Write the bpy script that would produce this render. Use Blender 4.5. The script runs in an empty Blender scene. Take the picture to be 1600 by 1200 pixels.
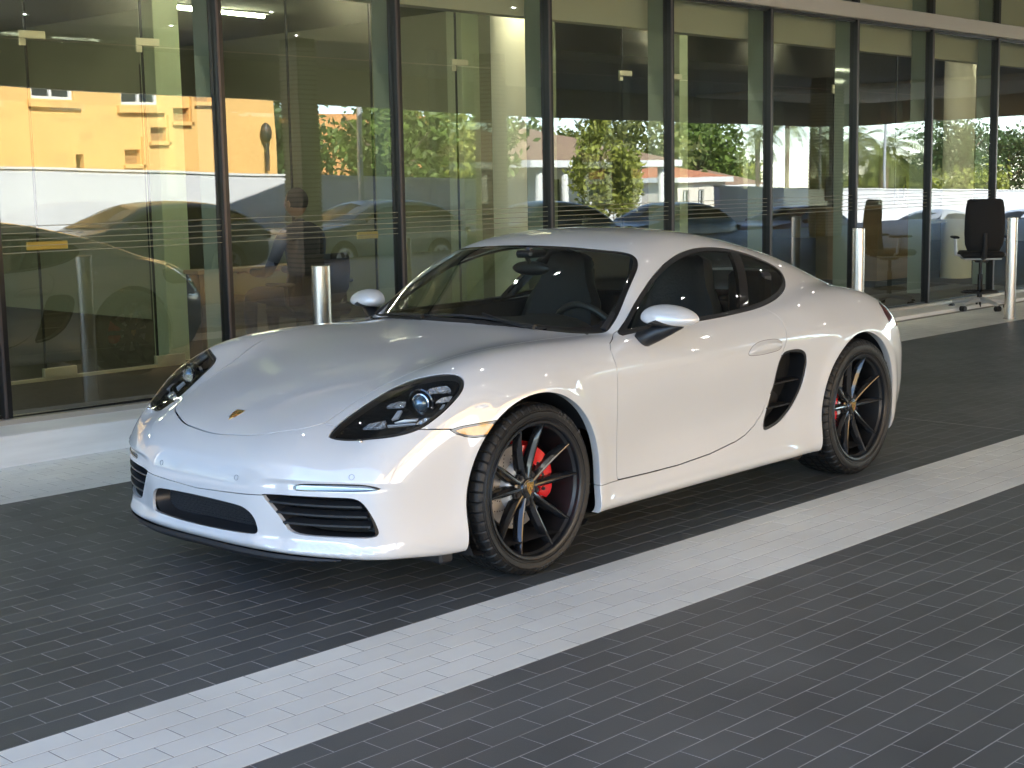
import bpy, math, random
import numpy as np
from mathutils import Vector, Matrix
random.seed(7); rng=np.random.RandomState(7)
SC=bpy.context.scene; COL=SC.collection
# ---------------------------------------------------------------- camera
cam_d=bpy.data.cameras.new('camera'); cam=bpy.data.objects.new('camera',cam_d); COL.objects.link(cam)
CAM=np.array([4.01921,4.62439,1.51605]); YAW,PITCH,ROLL=3.90749240,0.137784692,-0.0182804724
_f=np.array([math.cos(PITCH)*math.cos(YAW),math.cos(PITCH)*math.sin(YAW),-math.sin(PITCH)])
_r=np.cross(_f,[0,0,1]);_r/=np.linalg.norm(_r);_u=np.cross(_r,_f)
_R=_r*math.cos(ROLL)+_u*math.sin(ROLL);_U=-_r*math.sin(ROLL)+_u*math.cos(ROLL)
cam.matrix_world=Matrix(((_R[0],_U[0],-_f[0],CAM[0]),(_R[1],_U[1],-_f[1],CAM[1]),(_R[2],_U[2],-_f[2],CAM[2]),(0,0,0,1)))
cam_d.sensor_width=36; cam_d.lens=36*2280.06/1600; cam_d.clip_end=3000; cam_d.clip_start=.05
SC.camera=cam
# ---------------------------------------------------------------- sky, sun, exposure
SUN_EL=38; SUN_DIR=(0.42,-0.9)          # horizontal direction towards the sun
w=bpy.data.worlds.new('World'); SC.world=w; w.use_nodes=True
nt=w.node_tree; nt.nodes.clear()
sky=nt.nodes.new('ShaderNodeTexSky'); sky.sky_type='NISHITA'; sky.sun_disc=False
sky.sun_elevation=math.radians(SUN_EL); sky.sun_rotation=math.atan2(SUN_DIR[0],SUN_DIR[1])
sky.air_density=.75; sky.dust_density=.0; sky.ozone_density=1.3
bg=nt.nodes.new('ShaderNodeBackground'); bg.inputs[1].default_value=0.13
# soft procedural clouds over the whole sky
tc=nt.nodes.new('ShaderNodeTexCoord'); mp=nt.nodes.new('ShaderNodeMapping'); mp.inputs['Scale'].default_value=(1,1,3.2)
nz=nt.nodes.new('ShaderNodeTexNoise'); nz.inputs['Scale'].default_value=2.6; nz.inputs['Detail'].default_value=9; nz.inputs['Roughness'].default_value=.58
cr=nt.nodes.new('ShaderNodeValToRGB'); cr.color_ramp.elements[0].position=.52; cr.color_ramp.elements[1].position=.78
mx=nt.nodes.new('ShaderNodeMixRGB'); mx.inputs[2].default_value=(5.6,6.0,6.6,1)
ml=nt.nodes.new('ShaderNodeMath'); ml.operation='MULTIPLY'; ml.inputs[1].default_value=.4
out=nt.nodes.new('ShaderNodeOutputWorld')
L=nt.links.new
L(tc.outputs['Generated'],mp.inputs[0]);L(mp.outputs[0],nz.inputs['Vector']);L(nz.outputs['Fac'],cr.inputs[0]);L(cr.outputs[0],ml.inputs[0])
L(ml.outputs[0],mx.inputs[0]);L(sky.outputs[0],mx.inputs[1]);L(mx.outputs[0],bg.inputs[0]);L(bg.outputs[0],out.inputs[0])
sl=bpy.data.lights.new('sun','SUN'); sl.energy=4.7; sl.angle=math.radians(.5); sl.color=(1,.94,.84)
sun=bpy.data.objects.new('sun',sl); COL.objects.link(sun)
_d=Vector((SUN_DIR[0],SUN_DIR[1],math.hypot(*SUN_DIR)*math.tan(math.radians(SUN_EL)))).normalized()
sun.rotation_euler=(-_d).to_track_quat('-Z','Y').to_euler()
SC.view_settings.view_transform='Standard'; SC.view_settings.look='None'; SC.view_settings.gamma=1
SC.view_settings.use_curve_mapping=False
SC.view_settings.exposure=2.85
SC.cycles.max_bounces=10; SC.cycles.transparent_max_bounces=24; SC.cycles.glossy_bounces=5; SC.cycles.diffuse_bounces=4
SC.cycles.sample_clamp_indirect=6
# ---------------------------------------------------------------- materials
MATS={}
def srgb(h):
    h=h.lstrip('#');c=[int(h[i:i+2],16)/255 for i in (0,2,4)]
    return tuple((v/12.92 if v<=.04045 else ((v+.055)/1.055)**2.4) for v in c)
def mat(name,col,rough=.5,metal=0,coat=0,spec=.5,bump=0,bscale=30,var=0,vscale=8,emis=None,es=0,island=0,stretch=None,coatr=.03,vobj=0,world=False):
    if name in MATS:return MATS[name]
    m=bpy.data.materials.new(name);m.use_nodes=True;n=m.node_tree.nodes;l=m.node_tree.links
    b=n['Principled BSDF'];b.inputs['Base Color'].default_value=(*col,1);b.inputs['Roughness'].default_value=rough
    b.inputs['Metallic'].default_value=metal;b.inputs['Specular IOR Level'].default_value=spec
    b.inputs['Coat Weight'].default_value=coat;b.inputs['Coat Roughness'].default_value=coatr
    if emis:
        b.inputs['Emission Color'].default_value=(*emis,1);b.inputs['Emission Strength'].default_value=es
    src=None
    if bump or var:
        t=n.new('ShaderNodeTexCoord');mpn=n.new('ShaderNodeMapping');l.new(n.new('ShaderNodeNewGeometry').outputs['Position'] if world else t.outputs['Object'],mpn.inputs[0])
        if stretch:mpn.inputs['Scale'].default_value=stretch
    if var:
        z=n.new('ShaderNodeTexNoise');z.inputs['Scale'].default_value=vscale;z.inputs['Detail'].default_value=6
        l.new(mpn.outputs[0],z.inputs['Vector'])
        h=n.new('ShaderNodeHueSaturation');h.inputs['Color'].default_value=(*col,1)
        r=n.new('ShaderNodeMapRange');r.inputs[1].default_value=.25;r.inputs[2].default_value=.75
        r.inputs[3].default_value=1-var;r.inputs[4].default_value=1+var
        l.new(z.outputs['Fac'],r.inputs[0]);l.new(r.outputs[0],h.inputs['Value']);l.new(h.outputs[0],b.inputs['Base Color']);src=h
    if island or vobj:
        g=n.new('ShaderNodeNewGeometry');r=n.new('ShaderNodeMapRange');v=island or vobj
        r.inputs[3].default_value=1-v;r.inputs[4].default_value=1+v
        h2=n.new('ShaderNodeHueSaturation');h2.inputs['Color'].default_value=(*col,1)
        if src:l.new(src.outputs[0],h2.inputs['Color'])
        if vobj:
            oi=n.new('ShaderNodeObjectInfo');l.new(oi.outputs['Random'],r.inputs[0])
        else: l.new(g.outputs['Random Per Island'],r.inputs[0])
        l.new(r.outputs[0],h2.inputs['Value']);l.new(h2.outputs[0],b.inputs['Base Color'])
    if bump:
        z=n.new('ShaderNodeTexNoise');z.inputs['Scale'].default_value=bscale;z.inputs['Detail'].default_value=4
        l.new(mpn.outputs[0],z.inputs['Vector'])
        bp_=n.new('ShaderNodeBump');bp_.inputs['Strength'].default_value=bump;bp_.inputs['Distance'].default_value=.01
        l.new(z.outputs['Fac'],bp_.inputs['Height']);l.new(bp_.outputs[0],b.inputs['Normal'])
    MATS[name]=m;return m
def glass(name,tint,refl=.1,rough=.0,wav=0,rt=(1,1,1)):
    """thin pane: tinted see-through plus a mirror reflection that grows with the angle"""
    if name in MATS:return MATS[name]
    m=bpy.data.materials.new(name);m.use_nodes=True;n=m.node_tree.nodes;l=m.node_tree.links;n.clear()
    t=n.new('ShaderNodeBsdfTransparent');t.inputs[0].default_value=(*tint,1)
    g=n.new('ShaderNodeBsdfGlossy');g.inputs['Roughness'].default_value=rough;g.inputs[0].default_value=(*rt,1)
    lw=n.new('ShaderNodeLayerWeight');lw.inputs[0].default_value=.5
    p=n.new('ShaderNodeMath');p.operation='POWER';p.inputs[1].default_value=5.0;l.new(lw.outputs['Facing'],p.inputs[0])
    r=n.new('ShaderNodeMapRange');r.inputs[3].default_value=refl;r.inputs[4].default_value=1;l.new(p.outputs[0],r.inputs[0])
    x=n.new('ShaderNodeMixShader');o=n.new('ShaderNodeOutputMaterial')
    l.new(r.outputs[0],x.inputs[0]);l.new(t.outputs[0],x.inputs[1]);l.new(g.outputs[0],x.inputs[2]);l.new(x.outputs[0],o.inputs[0])
    if wav:
        tcn=n.new('ShaderNodeTexCoord');z=n.new('ShaderNodeTexNoise');z.inputs['Scale'].default_value=.9;z.inputs['Detail'].default_value=1
        l.new(tcn.outputs['Object'],z.inputs['Vector']);bb=n.new('ShaderNodeBump');bb.inputs['Strength'].default_value=wav;bb.inputs['Distance'].default_value=.02
        l.new(z.outputs['Fac'],bb.inputs['Height']);l.new(bb.outputs[0],g.inputs['Normal'])
    MATS[name]=m;return m
def lamp_mat(name,col,s):
    if name in MATS:return MATS[name]
    m=bpy.data.materials.new(name);m.use_nodes=True;n=m.node_tree.nodes;n.clear()
    e=n.new('ShaderNodeEmission');e.inputs[0].default_value=(*col,1);e.inputs[1].default_value=s
    o=n.new('ShaderNodeOutputMaterial');m.node_tree.links.new(e.outputs[0],o.inputs[0]);MATS[name]=m;return m
# ---------------------------------------------------------------- objects
def tag(o,label=None,cat=None,group=None,kind=None):
    if label:o['label']=label
    if cat:o['category']=cat
    if group:o['group']=group
    if kind:o['kind']=kind
    return o
def mobj(name,V,Fc,m,parent=None,smooth=False,normals=None,auto=None):
    me=bpy.data.meshes.new(name)
    V=np.asarray(V,float)
    me.from_pydata(V.tolist(),[],[tuple(int(i) for i in f) for f in Fc]);me.update()
    if smooth or normals is not None: me.polygons.foreach_set('use_smooth',[True]*len(me.polygons))
    if normals is not None: me.normals_split_custom_set_from_vertices(np.asarray(normals,float).tolist())
    if auto and smooth: me.set_sharp_from_angle(angle=math.radians(auto))
    ms=m if isinstance(m,(list,tuple)) else [m]
    for q in ms: me.materials.append(q)
    o=bpy.data.objects.new(name,me);COL.objects.link(o)
    if parent:o.parent=parent
    return o
def empty(name,loc=(0,0,0),rz=0,parent=None):
    o=bpy.data.objects.new(name,None);COL.objects.link(o);o.location=loc;o.rotation_euler=(0,0,rz)
    if parent:o.parent=parent
    o.empty_display_size=.1
    return o
class MB:
    """collects simple shapes into one mesh"""
    def __init__(s):s.V=[];s.F=[]
    def add(s,V,Fc):
        o=len(s.V);s.V+= [tuple(map(float,v)) for v in V];s.F+=[tuple(int(i)+o for i in f) for f in Fc];return s
    def box(s,x0,x1,y0,y1,z0,z1,c=0):
        if c:
            c=min(c,abs(x1-x0)/2.1,abs(y1-y0)/2.1,abs(z1-z0)/2.1)
            V=[];F_=[]
            pts={}
            def idx(p):
                if p not in pts:pts[p]=len(V);V.append(p)
                return pts[p]
            X=(x0,x1);Y=(y0,y1);Z=(z0,z1)
            def P(i,j,k,a):
                p=[X[i],Y[j],Z[k]];sg=[1 if i==0 else -1,1 if j==0 else -1,1 if k==0 else -1]
                for b in range(3):
                    if b!=a:p[b]+=sg[b]*c
                return idx(tuple(p))
            for i in (0,1):
                f=[P(i,0,0,0),P(i,0,1,0),P(i,1,1,0),P(i,1,0,0)];F_.append(f if i==0 else f[::-1])
                f=[P(0,i,0,1),P(1,i,0,1),P(1,i,1,1),P(0,i,1,1)];F_.append(f if i==0 else f[::-1])
                f=[P(0,0,i,2),P(0,1,i,2),P(1,1,i,2),P(1,0,i,2)];F_.append(f if i==0 else f[::-1])
            for a in (0,1):
                for b in (0,1):
                    F_.append([P(a,b,0,0),P(a,b,1,0),P(a,b,1,1),P(a,b,0,1)] if (a==b) else [P(a,b,0,1),P(a,b,1,1),P(a,b,1,0),P(a,b,0,0)])
                    F_.append([P(a,0,b,2),P(a,1,b,2),P(a,1,b,0),P(a,0,b,0)] if (a==b) else [P(a,0,b,0),P(a,1,b,0),P(a,1,b,2),P(a,0,b,2)])
                    F_.append([P(0,a,b,1),P(1,a,b,1),P(1,a,b,2),P(0,a,b,2)] if (a==b) else [P(0,a,b,2),P(1,a,b,2),P(1,a,b,1),P(0,a,b,1)])
            for i in (0,1):
                for j in (0,1):
                    for k in (0,1):
                        f=[P(i,j,k,0),P(i,j,k,1),P(i,j,k,2)]
                        F_.append(f if (i+j+k)%2==0 else f[::-1])
            return s.add(V,F_)
        V=[(x0,y0,z0),(x1,y0,z0),(x1,y1,z0),(x0,y1,z0),(x0,y0,z1),(x1,y0,z1),(x1,y1,z1),(x0,y1,z1)]
        return s.add(V,[(0,3,2,1),(4,5,6,7),(0,1,5,4),(1,2,6,5),(2,3,7,6),(3,0,4,7)])
    def tube(s,path,r,n=10,cap=True):
        path=[np.array(p,float) for p in path];rs=r if hasattr(r,'__len__') else [r]*len(path)
        V=[];up=None
        for i,p in enumerate(path):
            d=path[min(i+1,len(path)-1)]-path[max(i-1,0)];d/=np.linalg.norm(d)+1e-12
            if up is None:
                a=np.array([0,0,1.]) if abs(d[2])<.9 else np.array([1.,0,0])
            else:a=up
            u=a-d*np.dot(a,d);u/=np.linalg.norm(u);up=u;v=np.cross(d,u)
            for k in range(n):
                t=2*math.pi*k/n;V.append(p+rs[i]*(u*math.cos(t)+v*math.sin(t)))
        F_=[]
        for i in range(len(path)-1):
            for k in range(n):
                a=i*n+k;b=i*n+(k+1)%n;F_.append((a,b,b+n,a+n))
        if cap:
            F_.append(tuple(range(n-1,-1,-1)));F_.append(tuple(range((len(path)-1)*n,len(path)*n)))
        return s.add(V,F_)
    def cyl(s,c,r,h,n=24,axis=2,r2=None):
        c=np.array(c,float);e=np.zeros(3);e[axis]=h
        return s.tube([c,c+e],[r,r if r2 is None else r2],n)
    def rev(s,prof,c=(0,0,0),n=32,axis=2,a0=0,a1=2*math.pi,closed=False):
        """profile of (radius, height) turned about an axis"""
        V=[];full=abs(a1-a0-2*math.pi)<1e-6;m=len(prof);nn=n if full else n+1
        for k in range(nn):
            t=a0+(a1-a0)*k/n
            for (r,h) in prof:
                p=[0,0,0];i,j=[(1,2),(2,0),(0,1)][axis]
                p[i]=r*math.cos(t);p[j]=r*math.sin(t);p[axis]=h
                V.append((p[0]+c[0],p[1]+c[1],p[2]+c[2]))
        F_=[]
        for k in range(n):
            k2=(k+1)%nn
            for i in range(m if closed else m-1):
                i2=(i+1)%m
                F_.append((k*m+i,k2*m+i,k2*m+i2,k*m+i2))
        return s.add(V,F_)
    def sphere(s,c,rx,ry=None,rz=None,n=16,m=10):
        ry=ry or rx;rz=rz or rx;V=[];F_=[]
        for i in range(m+1):
            a=math.pi*i/m
            for k in range(n):
                t=2*math.pi*k/n;V.append((c[0]+rx*math.sin(a)*math.cos(t),c[1]+ry*math.sin(a)*math.sin(t),c[2]+rz*math.cos(a)))
        for i in range(m):
            for k in range(n):
                F_.append((i*n+k,(i+1)*n+k,(i+1)*n+(k+1)%n,i*n+(k+1)%n))
        return s.add(V,F_)
    def prism(s,poly,z0,z1,axis=2):
        n=len(poly);V=[]
        for z in (z0,z1):
            for (a,b) in poly:
                p=[0,0,0];i,j=[(1,2),(2,0),(0,1)][axis]
                p[i]=a;p[j]=b;p[axis]=z;V.append(tuple(p))
        return s.add(V,[tuple(range(n-1,-1,-1)),tuple(range(n,2*n))]+[(k,(k+1)%n,(k+1)%n+n,k+n) for k in range(n)])
    def build(s,name,m,parent=None,smooth=False,auto=35,bev=0):
        o=mobj(name,s.V,s.F,m,parent,smooth,auto=auto)
        if bev:
            b=o.modifiers.new('bevel','BEVEL');b.width=bev;b.segments=2;b.limit_method='ANGLE'
        return o
def copyo(o,parent=None,loc=None,rz=None,label=None,name=None):
    c=o.copy();COL.objects.link(c);c.parent=parent
    if loc is not None:c.location=loc
    if rz is not None:c.rotation_euler=(0,0,rz)
    if label:c['label']=label
    return c
def copy_tree(o,parent=None,**k):
    c=copyo(o,parent,**k)
    for ch in list(o.children):copy_tree(ch,c)
    return c
# building frame: the facade runs at a slight angle to the paving
BETA=0.0105;cB,sB=math.cos(BETA),math.sin(BETA)
def bw(x,y,z=0):return (x*cB-y*sB,x*sB+y*cB,z)
# ================================================================ ground
dark_t=(.092,.100,.101); light_t=(.80,.815,.77)
def tile_mat(name,col,isl,rough):
    m=mat(name,col,rough=rough,bump=.22,bscale=420,var=.10,vscale=900,island=isl,spec=.4)
    return m
TD=mat('dark_tile',dark_t,rough=.46,bump=.18,bscale=500,var=.26,vscale=1.3,world=True,vobj=.13,spec=.45)
TL_=mat('light_tile',light_t,rough=.5,bump=.18,bscale=500,var=.10,vscale=1.6,world=True,vobj=.04)
TDs=mat('dark_tile_field',dark_t,rough=.46,bump=.18,bscale=500,var=.26,vscale=1.3,world=True,island=.13,spec=.45)
TLs=mat('light_tile_field',light_t,rough=.5,bump=.18,bscale=500,var=.10,vscale=1.6,world=True,island=.04)
GR=mat('grout',(.46,.46,.46),rough=.9,var=.25,vscale=6)
PX,PY=.2055,.0993;Y00=1.555;X00=.9305
m=MB();m.box(-15,3.2,-3.0,4.6,-.12,-.0009)
pav=m.build('pavement',GR);tag(pav,kind='structure')
m=MB();m.box(-15,3.2,Y00-6*PY,Y00,-.01,-.0006);m.box(-15,3.2,-3.0,-2.0283,-.01,-.0006);m.build('light_band_grout',mat('grout_grey',(.26,.26,.25),rough=.9),pav)
c=.0004;hx,hy=PX/2-.0019,PY/2-.0018
# one tile: chamfered slab, mesh shared by every single tile
TV=[(-hx,-hy,-.0025),(hx,-hy,-.0025),(hx,hy,-.0025),(-hx,hy,-.0025),(-hx+c,-hy+c,0),(hx-c,-hy+c,0),(hx-c,hy-c,0),(-hx+c,hy-c,0)]
TF=[(4,5,6,7),(0,1,5,4),(1,2,6,5),(2,3,7,6),(3,0,4,7)]
tme={}
for nm,mm in (('dark_tile',TD),('light_tile',TL_)):
    me=bpy.data.meshes.new(nm);me.from_pydata(TV,[],TF);me.materials.append(mm);tme[nm]=me
tiles=[]
for j in range(-31,46):
    y=Y00-(j+.5)*PY
    k0=int((-15-X00)/PX);k1=int((3.2-X00)/PX)+1
    for k in range(k0,k1):
        x=X00+(k+(.5 if j%2==0 else 0))*PX+0
        # joints of even rows lie on X00+k*PX
        x=X00+k*PX+(PX/2 if j%2==0 else 0)
        if x<-14.8 or x>3.1 or y<-2.92:continue
        d=np.array([x,y,0])-CAM;zc=d@_f
        if zc<.3:continue
        u=(d@_R)/zc*2280/800;v=(d@_U)/zc*2280/600
        vis=abs(u)<1.06 and abs(v)<1.06
        if abs(u)>1.5 or abs(v)>1.6:continue
        lt=(0<=j<6) or y<-2.03
        tiles.append((zc if vis else 99,x,y,lt))
tiles.sort()
near=tiles[:300];far=tiles[300:]
for z_,x,y,lt in near:
    o=bpy.data.objects.new('tile',tme['light_tile' if lt else 'dark_tile']);COL.objects.link(o)
    o.location=(x,y,rng.uniform(-.0002,.0002));o.parent=pav
for lt in (True,False):
    V=[];Fc=[]
    for z_,x,y,l in far:
        if l!=lt:continue
        b=len(V);dz=rng.uniform(-.0002,.0002)
        V+=[(x+a,y+b_,z+dz) for a,b_,z in TV];Fc+=[tuple(i+b for i in f) for f in TF]
    o=mobj('tile_field',V,Fc,TLs if lt else TDs,pav);o['kind']='stuff'
m=MB();m.box(-4.203,-4.195,-2.03,.955,-.003,.0006);tag(m.build('expansion_joint',mat('joint_sealant',(.33,.33,.32),rough=.8),pav))
# rest of the covered drive: same paving, too far to tell the tiles apart
def brick_mat(name,c1,mort):
    m=bpy.data.materials.new(name);m.use_nodes=True;n=m.node_tree.nodes;l=m.node_tree.links;b=n['Principled BSDF'];b.inputs['Roughness'].default_value=.5
    t=n.new('ShaderNodeTexCoord');k=n.new('ShaderNodeTexBrick');k.inputs['Scale'].default_value=1;k.inputs['Brick Width'].default_value=PX;k.inputs['Row Height'].default_value=PY
    k.inputs['Mortar Size'].default_value=.0013;k.inputs['Color1'].default_value=(*c1,1);k.inputs['Color2'].default_value=(*[v*1.15 for v in c1],1);k.inputs['Mortar'].default_value=(*mort,1)
    l.new(t.outputs['Object'],k.inputs[0]);l.new(k.outputs[0],b.inputs['Base Color']);return m
DB=brick_mat('far_paving',dark_t,(.3,.3,.3))
def sheet(name,pts,z,m_,kind='structure'):
    o=mobj(name,[(x,y,z if not callable(z) else z(x,y)) for x,y in pts],[tuple(range(len(pts)))],m_);o['kind']=kind;return o
m=MB();m.box(-42,-15,-3.0,12.5,-.3,-.001);m.box(3.2,14,-3.0,10.5,-.3,-.001);m.box(-15,3.2,4.6,11.2,-.3,-.001)
tag(m.build('driveway',DB),kind='structure')
# street level falls away to the west
def zs(x):return float(np.interp(x,[-200,-60,-40,-33,-18,-12,0,200],[-2.2,-1.75,-1.15,-.85,-.45,-.33,-.25,-.25]))
asph=mat('asphalt',(.055,.055,.056),rough=.85,bump=.3,bscale=80,var=.2,vscale=.8)
conc=mat('concrete',(.42,.40,.37),rough=.8,var=.10,vscale=2)
def strip(name,xs,y0,y1,dz,m_,kind='structure'):
    V=[];Fc=[]
    for x in xs:V+=[(x,y0,zs(x)+dz),(x,y1,zs(x)+dz)]
    Fc=[(2*i,2*i+2,2*i+3,2*i+1) for i in range(len(xs)-1)]
    o=mobj(name,V,Fc,m_);
    if kind:o['kind']=kind
    return o
XS=[-200,-90,-60,-40,-33,-25,-18,-12,-5,0,30,90,200]
strip('road',XS,10.0,16.6,0,asph);strip('sidewalk',XS,14.75,17.4,.012,conc)
strip('ground',XS,17.3,400,.004,mat('dry_ground',(.16,.15,.10),rough=.95,var=.3,vscale=.3))
strip('street',XS,-60,10.0,-.02,asph)
# painted lines of the kerbside parking
ln=mat('road_paint_white',(.7,.7,.68),rough=.6)
for x in (-9.0,-15.0,-21.2,-26.4,-33.2,-39.5):
    mobj('painted_line',[(x,11.6,zs(x)+.006),(x+.12,11.6,zs(x)+.006),(x+.12,14.6,zs(x)+.006),(x,14.6,zs(x)+.006)],[(0,1,2,3)],ln)['kind']='structure'
# ================================================================ showroom front
alu=mat('satin_aluminium',(.52,.48,.42),rough=.35,metal=.6,bump=.05,bscale=40)
alud=mat('mullion_black',(.008,.008,.009),rough=.3)
alum=mat('mullion_bronze',(.10,.085,.085),rough=.35,metal=.5)
pane_m=glass('facade_glass',(.72,.76,.65),refl=.15,wav=.05,rt=(.94,.98,1.0))
inner_m=glass('inner_glass',(.74,.83,.76),refl=.05)
fin_m=mat('glass_fin_green',(.27,.32,.28),rough=.25,coat=.5)
wallb=mat('interior_beige_wall',(.40,.37,.27),rough=.9,var=.05,vscale=1)
YG=-3.34
bld=empty('showroom_building',(0,0,0),BETA)
tag(bld,'glass fronted car showroom with dark mullions standing behind the white car','building')
MX=[4.77,3.17,1.57,-.03,-1.63,-3.18,-4.82,-6.43,-8.0,-9.6,-11.23,-12.87,-14.5,-16.1,-17.7,-19.3]
m=MB();m.prism([(-22,.0),(8,.0),(8,.185),(.2,.176),(-10,.035),(-22,.02)],-3.36,-2.9,1)
V=np.array(m.V);m.V=[tuple(v) for v in V]
plm=mat('painted_plinth',(.74,.74,.73),rough=.6,var=.14,vscale=2.2,bump=.1,bscale=60,world=True,stretch=(.6,1,5))
# prism axis y takes (z,x): rebuild explicitly
def plz(x):return float(np.interp(x,[-22,-10,.2,8],[.02,.035,.176,.185]))
V=[];Fc=[];xs=[-22,-14,-10,-5,0,8]
for x in xs:V+=[(x,-2.9,-.05),(x,-2.9,plz(x)-.006),(x,-2.906,plz(x)),(x,-3.5,plz(x))]
for i in range(len(xs)-1):
    for j in range(3):Fc.append((i*4+j,i*4+j+1,(i+1)*4+j+1,(i+1)*4+j))
mobj('plinth',V,Fc,plm,bld)
for i in range(len(MX)-1):
    xa,xb=MX[i+1],MX[i];z0=plz((xa+xb)/2)
    # sill frame
    m=MB();zA,zB=plz(xa),plz(xb)
    m.add([(xa,-3.26,zA),(xb,-3.26,zB),(xb,-3.26,zB+.030),(xa,-3.26,zA+.030),(xa,-3.42,zA),(xb,-3.42,zB),(xb,-3.42,zB+.030),(xa,-3.42,zA+.030)],[(0,3,2,1)[::-1],(3,7,6,2)[::-1],(4,5,6,7)[::-1]])
    m.build('sill_frame',alu,bld)
    mobj('pane',[(xa+.03,YG,z0),(xb-.03,YG,z0),(xb-.03,YG,3.10),(xa+.03,YG,3.10)],[(0,1,2,3)],pane_m,bld)
    mobj('transom_pane',[(xa+.03,YG,3.26),(xb-.03,YG,3.26),(xb-.03,YG,4.1),(xa+.03,YG,4.1)],[(0,1,2,3)],pane_m,bld)
    m=MB();m.box(xa+.03,xb-.03,YG-.02,YG+.02,3.075,3.10);m.build('head_seal',alud,bld)
    m=MB();m.box(xa+.03,xb-.03,YG-.015,YG+.015,z0+.02,z0+.045);m.build('sill_seal',alud,bld)
for x in MX:
    m=MB();m.box(x-.030,x+.022,YG-.05,YG+.035,plz(x)+.03,4.1);mu=m.build('mullion',alud,bld)
    m=MB();m.box(x+.004,x+.020,YG+.035,YG+.045,plz(x)+.03,3.1);m.build('mullion_cap',alum,mu)
    m=MB();m.box(x-.012,x+.012,YG-.225,YG-.055,.17,4.1);m.build('glass_fin',fin_m,bld)
m=MB();m.box(-22,8,YG-.0,YG+.11,3.10,3.255,.006);m.build('header_beam',alu,bld)
m=MB();m.box(-22,14,-3.75,-3.62,2.84,4.1);m.build('bulkhead',mat('bulkhead_cream',(.72,.70,.58),rough=.85),bld)
m=MB();m.box(-60,14,-20,-3.25,4.12,9.0);m.build('upper_wall',mat('facade_panel',(.45,.43,.40),rough=.8),bld)
# printed safety lines across the glass
dec=mat('glass_print',(.22,.21,.15),rough=.5)
for k in range(5):
    z=1.155+k*.038
    m=MB();m.box(-12.8,8,YG+.004,YG+.006,z,z+.0045);m.build('safety_line',dec,bld)
# interior shell
m=MB();m.box(-24,14,-16,-3.45,-.1,.168);tag(m.build('floor',mat('carpet_dark',(.045,.036,.026),rough=.95,var=.2,vscale=3),bld))
ceil_m=mat('interior_ceiling',(.34,.32,.24),rough=.9)
m=MB();m.box(-24,14,-16,-3.78,3.3,3.4);m.build('ceiling',ceil_m,bld)
m=MB();m.box(-24,14,-16.2,-16,.17,3.3);m.build('rear_wall',wallb,bld)
m=MB();m.box(-7.15,-6.97,-16,-5.3,.17,3.3);m.build('cross_wall',wallb,bld)
m=MB();m.box(14,14.2,-16,-3.4,.17,4.1);m.box(-24.2,-24,-16,-3.4,0,4.1);m.build('end_wall',wallb,bld)
m=MB();m.box(-16.5,-7.2,-9.2,-9.0,.17,3.3);m.build('dark_wall',mat('dark_wall_panel',(.07,.06,.045),rough=.7),bld)
m=MB();m.box(-4.45,-4.35,-11.5,-8.2,.17,3.3);m.build('dark_door_wall',wallb,bld)
m=MB();m.box(-4.60,-4.25,-8.3,-8.18,.17,2.75,.01);m.build('door_leaf',mat('dark_timber',(.035,.018,.012),rough=.5),bld)
# pilasters and round columns
for (xa,xb,y) in ((-2.56,-2.33,-5.1),(-5.85,-5.62,-5.1),(-9.10,-8.95,-5.1),(-2.90,-2.72,-5.6)):
    m=MB();m.box(xa,xb,y-.2,y,.17,3.3,.004);m.build('pilaster',mat('pilaster_beige',(.74,.70,.55),rough=.8),bld)
for x in (-5.40,-13.8):
    m=MB();m.tube([(x,-4.25,.17),(x,-4.25,4.1)],.195,40);m.build('round_column',mat('column_cream',(.86,.84,.72),rough=.7),bld,True)
# inner glass wall: panes, dark joints, clamps, door pulls
YI=-4.93
JX=[3.6,2.4,1.1,-.1,-1.18,-2.11,-3.46,-4.35,-5.37,-6.62,-7.75,-8.6,-10.2,-11.86,-13.4,-15]
iw=empty('glass_partition',(0,0,0),BETA);tag(iw,'frameless inner glass partition with metal patch fittings behind the showroom front','partition')
for i in range(len(JX)-1):
    a,b=JX[i+1],JX[i]
    mobj('pane',[(a+.008,YI,.20),(b-.008,YI,.20),(b-.008,YI,2.55),(a+.008,YI,2.55)],[(0,1,2,3)],inner_m,iw)
    mobj('top_pane',[(a+.008,YI,2.56),(b-.008,YI,2.56),(b-.008,YI,3.3),(a+.008,YI,3.3)],[(0,1,2,3)],inner_m,iw)
for x in JX:
    m=MB();m.box(x-.010,x+.006,YI-.006,YI+.006,.18,3.3);m.build('glass_joint',mat('glass_edge_dark',(.008,.012,.010),rough=.3),iw)
clm=mat('patch_metal',(.55,.52,.40),rough=.4,metal=.5)
def clamp(x,z,w=.15,h=.05,dx=0):
    m=MB();m.box(x-w+dx,x+.05,YI-.012,YI+.012,z,z+.055,.003);m.box(x,x+.05,YI-.012,YI+.012,z-.05,z-.002,.003);return m.build('patch_fitting',clm,iw)
for x in (-1.18,-2.11,-5.37,-7.75,-8.6,-11.86):clamp(x,2.56)
for x in (-1.18,-2.11):
    m=MB();m.box(x-.24,x+.02,YI-.02,YI+.02,.175,.255,.003);m.build('patch_fitting',clm,iw)
m=MB();m.box(-2.3,4,YI-.02,YI+.02,.165,.19);m.build('threshold',clm,iw)
brass=mat('brass_pull',(.62,.46,.16),rough=.3,metal=.8)
def pull(x,z):
    m=MB();m.box(x-.16,x+.16,YI+.05,YI+.062,z,z+.06,.004);
    for q in (-.12,.12):m.tube([(x+q,YI,z+.03),(x+q,YI+.05,z+.03)],.008,8)
    m.build('door_pull',brass,iw)
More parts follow.
